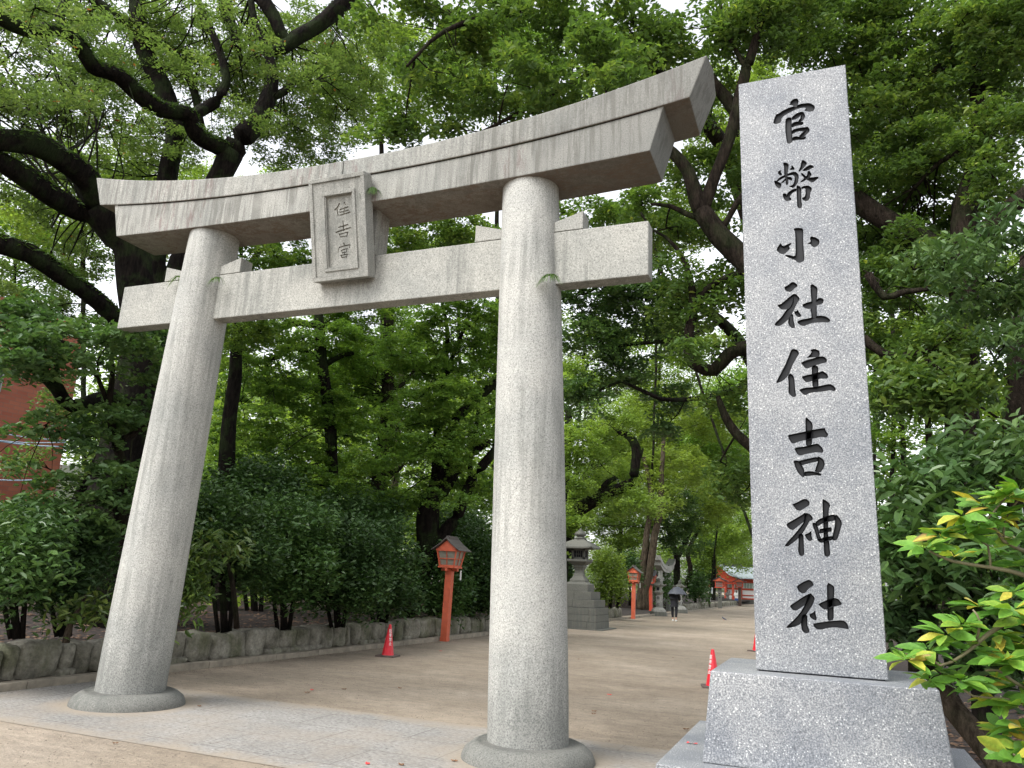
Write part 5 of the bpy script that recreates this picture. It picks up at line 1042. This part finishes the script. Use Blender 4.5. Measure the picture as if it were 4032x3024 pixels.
# back rows: big leaves, loose crowns
def bx_(x,D): return x+10 if not 2200<x<3100 else (3060 if D<46 else x-60)
bk=[(60,1000,60,260,230),(330,760,46,260,200),(700,820,44,240,190),(950,950,48,220,200),(820,1500,40,170,260),(1050,1650,44,200,200),(1300,1550,46,210,220),(1550,1500,50,200,220),(1750,1650,48,190,200),(1950,1450,52,190,220),(1250,1950,44,220,130),(1650,2000,46,240,120),(900,2000,38,200,140),(2300,1400,52,190,200),(2600,1400,60,190,190),(2850,1650,70,160,200),(3450,1200,34,190,230),(3800,1200,32,230,240),(3550,1600,30,220,160),(3900,1650,28,190,150),(3500,500,30,260,260),(3850,350,34,230,260),(2900,450,34,190,220),(1500,300,40,280,210),(1950,250,44,260,200),(2400,450,42,220,180),(1250,780,46,220,120),(3150,900,34,200,300),(1800,1000,52,300,110),(2600,900,46,240,160)]
for i,(x,y,D,rx,ry) in enumerate(bk):
    side='left' if x<1400 else ('middle' if x<2700 else 'right')
    gb=1.05 if x<900 and y<1200 else 1.35
    c=[(x,y,rx,ry,D,gb),(x-rx*.5,y+ry*.6,rx*.6,ry*.5,D,gb),(x+rx*.5,y-ry*.5,rx*.6,ry*.5,D,gb)]
    if x<2100 and y<1300 : yb=2430
    else: yb=2400
    tree('grove_tree','loose crowned tree deep in the %s of the grove, showing behind nearer leaves'%side,'tree',
      [L_(D,(bx_(x,D),2390,(900 if x<2200 else 500)/D),((x+bx_(x,D))/2+random.uniform(-12,12),(y+2390)/2,(800 if x<2200 else 400)/D),(x,y,600/D),(x+20,y-ry*.6,250/D))],c,M['lf_far'] if i%3 else M['lf_maple'],M['bk_dark'],leaf=.0045*D,per=90,seed=60+i,group=BACK+' ('+side+')',twig=False)
# understory shrubs on the left bank
SH='dark evergreen shrubs on the left bank'
sh=[(60,2180,11.5,190,150,'dark shrub at the far left edge of the bank'),(250,2200,12.5,150,150,'dark shrub left of the left pillar, before the camphor trunk'),(880,2080,14.5,190,170,'dark rounded evergreen just right of the left pillar'),(1120,2150,15.5,190,190,'dark broad leaved evergreen behind the middle of the wall'),(1330,2200,16.5,180,180,'dark evergreen behind and left of the traffic cone'),(1500,2230,18.5,150,160,'dark evergreen behind the traffic cone'),(1720,2270,21.8,120,150,'dark evergreen behind the nearest orange lantern'),(1880,2230,23.5,120,170,'dark evergreen just left of the near pillar'),(1000,1930,19,200,110,'taller dark evergreen rising behind the middle shrubs'),(1400,2030,21,180,90,'dark evergreen behind the brown trunk'),(1800,2080,25,150,90,'dark evergreen deep behind the leaning maple')]
for i,(x,y,D,rx,ry,lab) in enumerate(sh):
    c=[(x,y,rx,ry,D,4.2),(x+rx*.5,y+ry*.55,rx*.55,ry*.45,D-.5,3.6),(x-rx*.5,y+ry*.5,rx*.55,ry*.45,D-.5,3.6)]
    tree('evergreen_shrub',lab,'shrub',[L_(D,(x,2520-(D-11)*9,26),(x-10,y+ry*.3,20),(x+10,y-ry*.3,12)),L_(D,(x+20,2520-(D-11)*9,18),(x+60,y+ry*.2,12),(x+80,y-ry*.2,8)),L_(D,(x-25,2520-(D-11)*9,16),(x-70,y+ry*.2,12),(x-90,y-ry*.1,8))],
       c,M['lf_shrub2'] if i in (3,6,10,0) else M['lf_shrub'],M['bk_dark'],leaf=.10 if D<17 else .12,per=90,seed=100+i,group=SH,twig=False,spread=.8,droop=.35,flat=.5,asp=.42,foliage='foliage',trunk='stems',zmin=.75)
# spotted laurels in front of them
tree('spotted_laurel','yellow green spotted laurel bush just right of the left pillar above the wall','shrub',
 [L_(12.3,(928,2475,22),(925,2330,20),(905,2230,16),(870,2180,10)),L_(12.3,(905,2230,12),(840,2150,9),(780,2120,6))],
 [(800,2170,80,70,12,3.0),(880,2130,60,45,12,2.6),(740,2250,60,70,11.8,3.0),(800,2310,70,60,11.8,2.8),(750,2400,40,40,11.6,1.6)],M['lf_auc'],M['bk_mid'],leaf=.13,per=40,seed=120,twig=False,spread=.7,droop=.5,flat=.45,asp=.36,foliage='foliage',trunk='stems')
tree('spotted_laurel','small spotted laurel growing on the bank left of the left pillar','shrub',
 [L_(11.4,(258,2530,24),(275,2460,18),(310,2400,14),(340,2340,10)),L_(11.4,(262,2520,16),(285,2450,10),(270,2410,7))],
 [(385,2430,50,60,11.3,1.1),(270,2410,40,30,11.2,.7),(370,2370,30,30,11.3,.6)],M['lf_auc'],M['bk_light'],leaf=.13,per=22,seed=121,twig=False,spread=.7,droop=.5,flat=.5,asp=.36,foliage='foliage',trunk='stems')
tree('evergreen_shrub','yellow green shrub between the stepped lantern and the second orange lantern','shrub',
 [L_(37,(2400,2395,14),(2410,2300,10),(2420,2230,6)),L_(37,(2430,2395,12),(2450,2300,8))],
 [(2400,2225,55,60,37,3.4),(2425,2300,42,60,37,3.4),(2370,2310,45,60,37,3.0),(2350,2210,35,45,38,2.5)],M['lf_lime'],M['bk_dark'],leaf=.13,per=60,seed=122,twig=False,spread=.8,flat=.5,foliage='foliage',trunk='stems',tintb=-.25)
for i,(x,y,D,rx,ry,lab) in enumerate([(2738,2300,66,45,45,'bright broad leaved bush right of the umbrella'),(2765,2250,90,40,60,'dark bush behind the toilet sign'),(2640,2300,70,30,40,'bush behind the small side torii'),(2200,2290,34,60,110,'dark bush behind the stepped lantern'),(2590,2290,56,50,60,'dark bush behind the red lantern post'),(2480,2230,44,40,60,'dark bush behind the second orange lantern')]):
    tree('roadside_bush',lab,'shrub',[L_(D,(x,2385,10),(x,y,6))],[(x,y,rx,ry,D,4.),(x+rx*.4,y+ry*.5,rx*.5,ry*.5,D-1,3.)],M['lf_shrub2'] if i!=3 else M['lf_shrub'],M['bk_dark'],leaf=.0037*D,per=60,seed=130+i,group='bushes along the left wall of the avenue',twig=False,spread=.8,flat=.5,foliage='foliage',trunk='stems',zmin=.4)
# right hand shrubs behind the monument
for i,(x,y,D,rx,ry,lf,mt,asp,lab) in enumerate([
 (3620,1880,8.5,190,90,.14,'lf_shrub2',.42,'broad leaved shrub layer right of the name pillar at mid height'),
 (3900,1780,9,190,110,.13,'lf_dark',.40,'dark leaved shrub at the right edge above the laurel'),
 (3560,2120,8,130,150,.14,'lf_shrub2',.40,'dense dark green shrub hugging the right side of the name pillar'),
 (3800,2150,8.3,200,160,.13,'lf_shrub2',.40,'dark green shrub behind the yellow green laurel'),
 (3950,2450,8.6,160,160,.12,'lf_shrub',.45,'dark low shrub at the lower right behind the laurel'),
 (3560,2400,8.6,60,110,.11,'lf_shrub',.45,'dark shrub by the foot of the name pillar'),
 (3650,1500,10.5,200,110,.11,'lf_over',.5,'leafy sapling layer right of the name pillar, below the thick limb'),
 ]):
    tree('broadleaf_shrub',lab,'shrub',[L_(D+.3,(x+30,2700,34),(x+20,(y+2600)/2,28),(x,y,16)),L_(D+.3,(x+30,2600,20),(x+90,y+60,12),(x+120,y-20,8))],[(x,y,rx,ry,D,3.4),(x-rx*.5,y+ry*.4,rx*.5,ry*.5,D-.3,2.4),(x+rx*.5,y+ry*.4,rx*.5,ry*.5,D-.3,2.4)],
      M[mt],M['bk_mid'],leaf=lf,per=45,seed=150+i,group='shrubs right of the name pillar',spread=.7,droop=.45,flat=.4,asp=asp,foliage='foliage',trunk='stems',zmin=.3 if y>2300 else None)
m=MB(); q,r=spline([P(x,y,D) for x,y,D in ((4020,3120,8.6),(3916,2980,8.8),(3830,2880,8.9),(3754,2788,9),(3730,2740,9.05),(3695,2670,9.1),(3621,2545,9.3),(3540,2455,9.5),(3488,2405,9.6),(3420,2320,9.8),(3350,2150,10))],[.125,.115,.11,.105,.105,.09,.085,.08,.08,.075,.07],.2)
m.tube(q,r,10,wob=.1); m.build('leaning_trunk',M['bk_light'],label='bare grey trunk leaning behind the right end of the monument base',cat='tree trunk')
m=MB(); q,r=spline([P(x,y,D) for x,y,D in ((3890,2990,11),(3880,2850,11),(3870,2700,11),(3880,2550,11))],[.16,.12,.11,.10],.2); m.tube(q,r,10,wob=.15); m.build('tree_stump_trunk',M['bk_dark'],label='short thick dark trunk in the shade behind the leaning grey trunk',cat='tree trunk')

# ------------------------------------------------------------------ the yellow green laurel in the right foreground: real leaves
def big_leaves(name,items,mat,parent,g):
    """items: (base, dir, normal, length, width, tint)"""
    V=[];F=[];T=[]
    prof=[(0,.06),(.12,.35),(.32,.82),(.5,1.),(.68,.92),(.8,.62),(.9,.42),(1.,.03)]
    for b,d,nr,Ln,W,ti in items:
        d=d/np.linalg.norm(d); s=np.cross(nr,d); s/=np.linalg.norm(s); nr=np.cross(d,s); o=len(V); cur=g.uniform(.05,.28); tw=g.normal(0,.12)
        for k,(u,w) in enumerate(prof):
            c=b+d*u*Ln-nr*cur*Ln*u*u; ww=W*.5*w*(1+.10*((k%2)*2-1)*(u>.45)); ss=s*math.cos(tw*u)+nr*math.sin(tw*u)
            V+= [c-ss*ww+nr*ww*.28,c,c+ss*ww+nr*ww*.28]; 
            e=ti+(.25 if g.uniform()<.15 else 0)*(u>.7); T+=[ti+.04,ti-.05,ti+.04]
            if k: a=o+3*(k-1); F+=[(a,a+1,a+4,a+3),(a+1,a+2,a+5,a+4)]
    off=np.array(parent.matrix_basis.translation)
    me=bpy.data.meshes.new(name); me.from_pydata([tuple(v-off) for v in V],[],F); me.polygons.foreach_set('use_smooth',[True]*len(F))
    a=me.attributes.new('tint','FLOAT','POINT'); a.data.foreach_set('value',np.clip(T,0,1).astype(np.float32)); me.materials.append(mat); me.update()
    return link(name,me,parent)
def laurel_mat(name,stops):
    m,nt,bs=newmat(name); n=N(nt); at=n.n('ShaderNodeAttribute',attribute_name='tint'); col=n.ramp(at.outputs['Fac'],stops)
    sp=n.ramp(n.noise(n.coord(),55,4,.7),[(.42,.78),(.6,1.1)]); col=n.mix(.8,col,sp,'MULTIPLY')
    n.l(col,bs.inputs['Base Color']); bs.inputs['Roughness'].default_value=.42; bs.inputs['Specular IOR Level'].default_value=.3
    tr=n.n('ShaderNodeBsdfTranslucent'); n.l(n.mix(1.,col,(1.2,1.15,.5),'MULTIPLY'),tr.inputs['Color']); mx=n.n('ShaderNodeMixShader'); mx.inputs[0].default_value=.38
    n.l(bs.outputs[0],mx.inputs[1]); n.l(tr.outputs[0],mx.inputs[2]); n.l(mx.outputs[0],nt.nodes['Material Output'].inputs[0]); return m
M['laurel']=laurel_mat('laurel_leaves',[(0,(.07,.19,.03)),(.45,(.14,.31,.045)),(.62,(.26,.39,.055)),(.8,(.48,.47,.07)),(.93,(.52,.42,.07)),(1,(.14,.07,.03))])
M['twig']=simple('green_brown_twig',(.13,.115,.06),.7,.3,20)
def rosette(c,g,n,Ln,items,yel):
    for k in range(n):
        az=k*2.4+g.uniform(-.4,.4); el=g.uniform(-.35,.55)
        d=np.array([math.cos(az)*math.cos(el),math.sin(az)*math.cos(el),math.sin(el)]); nr=np.array([g.normal(0,.5)-.15,g.normal(0,.5)-.4,1.])
        ti=g.uniform(.1,.6) if g.uniform()>yel else g.uniform(.62,.97); l=Ln*g.uniform(.75,1.15); items.append((c+d*.015,d,nr,l,l*g.uniform(.34,.44),ti))
def laurel(label,D,branches,ros,seed,Ln=.138,yel=.2,base=(3.2,5.0)):
    g=np.random.default_rng(seed); t=empty('laurel_bush',(base[0],base[1],0),label,'shrub','yellow green laurels at the right edge')
    m=MB()
    for br in branches:
        pts=[P(x,y,D+d) for x,y,d,w in br]; rad=[w/FPX*D*.3 for x,y,d,w in br]; q,r=spline(pts,rad,.08); m.tube(q,r,6,wob=.08)
    m.build('stems',M['twig'],t); it=[]
    for (x,y,d,n,s) in ros: rosette(P(x,y,D+d),g,int(n*1.6),Ln*s,it,yel)
    big_leaves('foliage',it,M['laurel'],t,g); return t
laurel('yellow green laurel branches reaching in from the right edge at mid height',4.6,
 [[(4200,2450,.5,34),(4100,2330,.3,30),(4032,2265,.2,28),(3900,2235,.1,22),(3750,2210,0,18),(3660,2170,-.1,12)],
  [(4032,2170,.2,24),(3950,2130,.1,20),(3900,2060,.05,16),(3800,2045,0,12),(3700,2030,-.1,10)],
  [(4200,2270,.4,26),(4032,2170,.2,24)],[(3900,2235,.1,14),(3890,2150,.1,13),(3850,2100,0,12),(3960,1960,0,9)],[(3950,2130,.1,13),(3960,2040,.1,11),(4010,1970,0,9)],
  [(4200,2700,.5,34),(4100,2450,.3,20),(4200,2270,.4,20)]],
 [(3640,2160,-.1,11,1.),(3700,2110,-.05,8,.8),(3790,2110,0,10,1.),(3850,2070,0,10,.9),(3870,1990,.1,9,1.),(3960,1960,0,12,1.),(4020,1930,0,10,1.),(4040,2030,.1,9,.9),(3790,2030,-.1,8,.9),(3930,2040,.05,8,.9),(3990,2120,.2,9,1.),(3930,2190,.3,8,.9),(4030,2230,.2,9,1.),(3760,2190,.2,7,.8),(4010,2330,.3,9,.9),(3870,2170,.35,7,.9)],5,base=(3.4,4.6))
laurel('yellow green laurel branches below, overlapping the back corner of the monument base',4.4,
 [[(4250,2380,.4,30),(4032,2420,.2,26),(3900,2490,.1,24),(3840,2540,.05,20),(3790,2580,0,16),(3700,2620,-.1,13),(3640,2560,-.1,9)],
  [(3840,2540,.05,16),(3860,2450,0,12),(3830,2400,0,9)],[(4250,2750,.4,30),(4100,2730,.2,24),(4000,2690,.1,18),(3930,2640,.05,14),(3880,2640,0,10)],
  [(4032,2770,.2,20),(3950,2750,.1,14),(3830,2740,0,11),(3770,2690,0,8)],[(4250,3000,.4,26),(4100,2900,.2,22),(4032,2770,.2,20)],
  [(4150,3060,.2,26),(4032,3000,.1,16),(3990,2970,0,10)]],
 [(3570,2600,-.1,11,1.),(3660,2560,-.05,9,.9),(3730,2500,0,11,1.),(3790,2460,0,8,.9),(3860,2390,.1,8,.9),(3990,2400,0,12,1.),(4040,2440,.1,9,1.),(3780,2680,0,11,1.),(3850,2700,.05,8,.9),(3960,2600,0,11,1.),(4020,2620,.1,9,1.),(4020,2780,.1,9,1.),(3990,2980,0,11,1.),(4030,2950,.1,9,1.),(3830,2560,.1,6,.8),(3660,2680,0,5,1.),(3930,2500,.2,9,1.),(4020,2530,.2,9,1.),(3900,2560,.25,8,.9),(4010,2700,.2,9,.9),(3930,2760,.15,8,1.),(4030,2870,.1,10,1.),(3960,2880,.2,8,.9),(3700,2650,.1,7,.8),(3990,2330,.2,8,.9)],6,base=(3.3,4.3))
# ferns growing on the stone
def tuft(label,p,n,L,seed):
    g=np.random.default_rng(seed); m=MB(); p=np.array(p)
    for k in range(n):
        a=g.uniform(0,2*PI); l=L*g.uniform(.6,1.2); d=np.array([math.cos(a),-abs(math.sin(a))*.9,0]); w=.011
        pts=[p+d*l*u+np.array([0,0,l*(.45*u-1.3*u*u)]) for u in (0,.3,.6,1.)]; s=np.cross(d,[0,0,1.]); 
        vs=[];
        for i,q in enumerate(pts): vs+=[q-s*w*(1-i/3.3),q+s*w*(1-i/3.3)]
        m.add(vs,[(0,1,3,2),(2,3,5,4),(4,5,7,6)])
    me=m.build('fern_tuft',M['moss'],label=label,cat='fern',group='ferns rooted in the torii')
    a=me.data.attributes.new('tint','FLOAT','POINT'); a.data.foreach_set('value',g.uniform(.1,.9,len(me.data.vertices)).astype(np.float32)); return me
tuft('green fern tuft beside the upper right edge of the name plaque',PY(1468,745,6.74),55,.17,1)
tuft('green fern tuft in the corner of the near pillar and the tie beam',PY(2168,1085,6.80),55,.15,2)
tuft('small dry fern tuft in the joint right of the left pillar',PY(858,1095,6.85),26,.13,3)
tuft('small fern tuft left of the left pillar on the tie beam',PY(705,1090,6.92),16,.15,4)
print('LEAVES',BUDGET[0])
# grit on the sand and leaf litter on the bank, too many to count
g=np.random.default_rng(77)
def scatter(name,label,cat,pts,size,mat,flatz=.6,seed=0):
    n_=len(pts); o=np.array([(1,0,0),(0,1,0),(-1,0,0),(0,-1,0),(0,0,1.)]); a=g.uniform(0,6.28,n_); S_=size*g.uniform(.5,1.6,n_)
    c,s_=np.cos(a)[:,None],np.sin(a)[:,None]; jj=g.uniform(.6,1.3,(n_,5)); X=(o[None,:,0]*jj*c-o[None,:,1]*jj*s_); Y=(o[None,:,0]*jj*s_+o[None,:,1]*jj*c); Z=np.repeat(o[None,:,2],n_,0)*flatz
    V=np.stack([X,Y,Z],2)*S_[:,None,None]+pts[:,None,:]; b=np.arange(n_)[:,None]*5
    F=np.concatenate([b+np.array([[0,1,4]]),b+np.array([[1,2,4]]),b+np.array([[2,3,4]]),b+np.array([[3,0,4]])])
    me=bpy.data.meshes.new(name); me.from_pydata(V.reshape(-1,3).tolist(),[],F.tolist()); me.materials.append(mat); return link(name,me,None,label,cat,None,'stuff')
pp=[]
for y0,y1,n_ in ((2,6,2600),(6,12,3800),(12,24,3200)):
    pp.append(np.stack([g.uniform(-9,1.2,n_),g.uniform(y0,y1,n_),np.full(n_,.002)],1))
n_=2600; pp.append(np.stack([-9.0+np.abs(g.normal(0,.12,n_)),g.uniform(3,30,n_),np.full(n_,.002)],1))
pp=np.concatenate(pp); pp=pp[~((pp[:,0]>-1.02)&(pp[:,1]>4.5)&(pp[:,1]<6.5))]
for cx in (-7.37,-2.56): pp=pp[np.hypot(pp[:,0]-cx,pp[:,1]-7.075)>.66]
M['grit']=simple('sand_grit',(.16,.13,.10),.9,.5,40); scatter('gravel','scattered grit and small pebbles on the sandy approach','gravel',pp,.0065,M['grit'])
n_=9000; x=-9.7-g.uniform(0,1,n_)**1.4*7; y=g.uniform(3,32,n_); pl=np.array([(a,b,bank_z(a,b)+.01) for a,b in zip(x,y)])
x2=g.uniform(1.1,6,4000); y2=g.uniform(4,14,4000); p2=np.array([(a,b,.004+min(.3,max(0,(a-1.1))*.12)+.05*abs(noise.noise(Vector((a,b,5))))+.01) for a,b in zip(x2,y2)])
M['litter']=simple('dead_leaf_litter',(.10,.055,.035),.9,.6,3,stops=[(.3,(.03,.016,.01)),(.5,(.09,.05,.03)),(.7,(.20,.13,.08))]); scatter('leaf_litter','brown dead leaves littering the soil under the trees','leaf litter',np.concatenate([pl,p2]),.032,M['litter'],.35)
# the far wood: closes the view low between the trunks, one mass of foliage
def far_wood(name,label,arc,leaf,cov,mat,seed):
    g=np.random.default_rng(seed); V_=[];T_=[]
    for (x0,x1,y0,y1,D) in arc:
        w=(x1-x0)/FPX*D; h=(y1-y0)/FPX*D; n_=int(cov*w*h/(leaf*leaf*.23)); 
        ns=max(8,n_//140); cx=g.uniform(x0,x1,ns); cy=y0+(y1-y0)*g.uniform(0,1,ns)**.8; dd=D+g.uniform(-4,4,ns)
        Sx=np.array([P(a,b,c) for a,b,c in zip(cx,cy,dd)]); k=np.repeat(np.arange(ns),140); r=g.normal(0,1,(len(k),3))*np.array([.8,.8,.38])*leaf*4
        Cn=Sx[k]+r; Cn=Cn[Cn[:,2]>.1]; tt=.5*g.uniform(0,1,ns)[k][:len(Cn)]+.5*g.uniform(0,1,len(Cn)); v,t=leaf_arrays(Cn,leaf,tt,.7,.3,.5,g=g); V_.append(v);T_.append(t)
    print(name,sum(len(v) for v in V_)//4)
    return quads_object(name,np.concatenate(V_),np.concatenate(T_),mat,None,kind='stuff',label=label,cat='wood')
far_wood('far_wood','mass of distant foliage closing the view behind the grove',[(-200,1500,1500,2330,50),(400,2200,1250,2330,70),(500,2150,1500,2250,34),(2150,3000,1500,2330,120),(3300,4300,1300,2500,42),(-100,900,2050,2420,26),(2400,3000,1300,2250,95)],.30,2.2,M['lf_far'],900)
# ------------------------------------------------------------------ light: overcast daylight
w=bpy.data.worlds.new('World'); sc.world=w; w.use_nodes=True; nt=w.node_tree; n=N(nt)
sky=n.n('ShaderNodeTexSky'); sky.sky_type='NISHITA'; sky.sun_disc=False
EL=math.radians(52); DIR=Vector((-.55,-.85,0)).normalized()*math.cos(EL)+Vector((0,0,math.sin(EL)))
sky.sun_elevation=EL; sky.sun_rotation=math.atan2(DIR.x,DIR.y); sky.air_density=1.; sky.dust_density=3.; sky.ozone_density=1.
hs=n.n('ShaderNodeHueSaturation'); hs.inputs['Saturation'].default_value=.18; hs.inputs['Value'].default_value=1.25
n.l(sky.outputs[0],hs.inputs['Color']); bg=nt.nodes['Background']; n.l(hs.outputs[0],bg.inputs[0]); bg.inputs[1].default_value=.15
ld=bpy.data.lights.new('sun','SUN'); ld.energy=.8; ld.angle=math.radians(25); ld.color=(1,.97,.92)
lo=bpy.data.objects.new('sun',ld); COL.objects.link(lo); lo.rotation_euler=DIR.to_track_quat('Z','Y').to_euler(); lo.location=(-10,-15,30)
vs=sc.view_settings; vs.view_transform='Standard'; vs.look='None'; vs.gamma=1; vs.use_curve_mapping=False; vs.exposure=1.35
sc.cycles.max_bounces=8; sc.cycles.diffuse_bounces=4; sc.cycles.transmission_bounces=4; sc.cycles.glossy_bounces=2; sc.cycles.sample_clamp_indirect=6
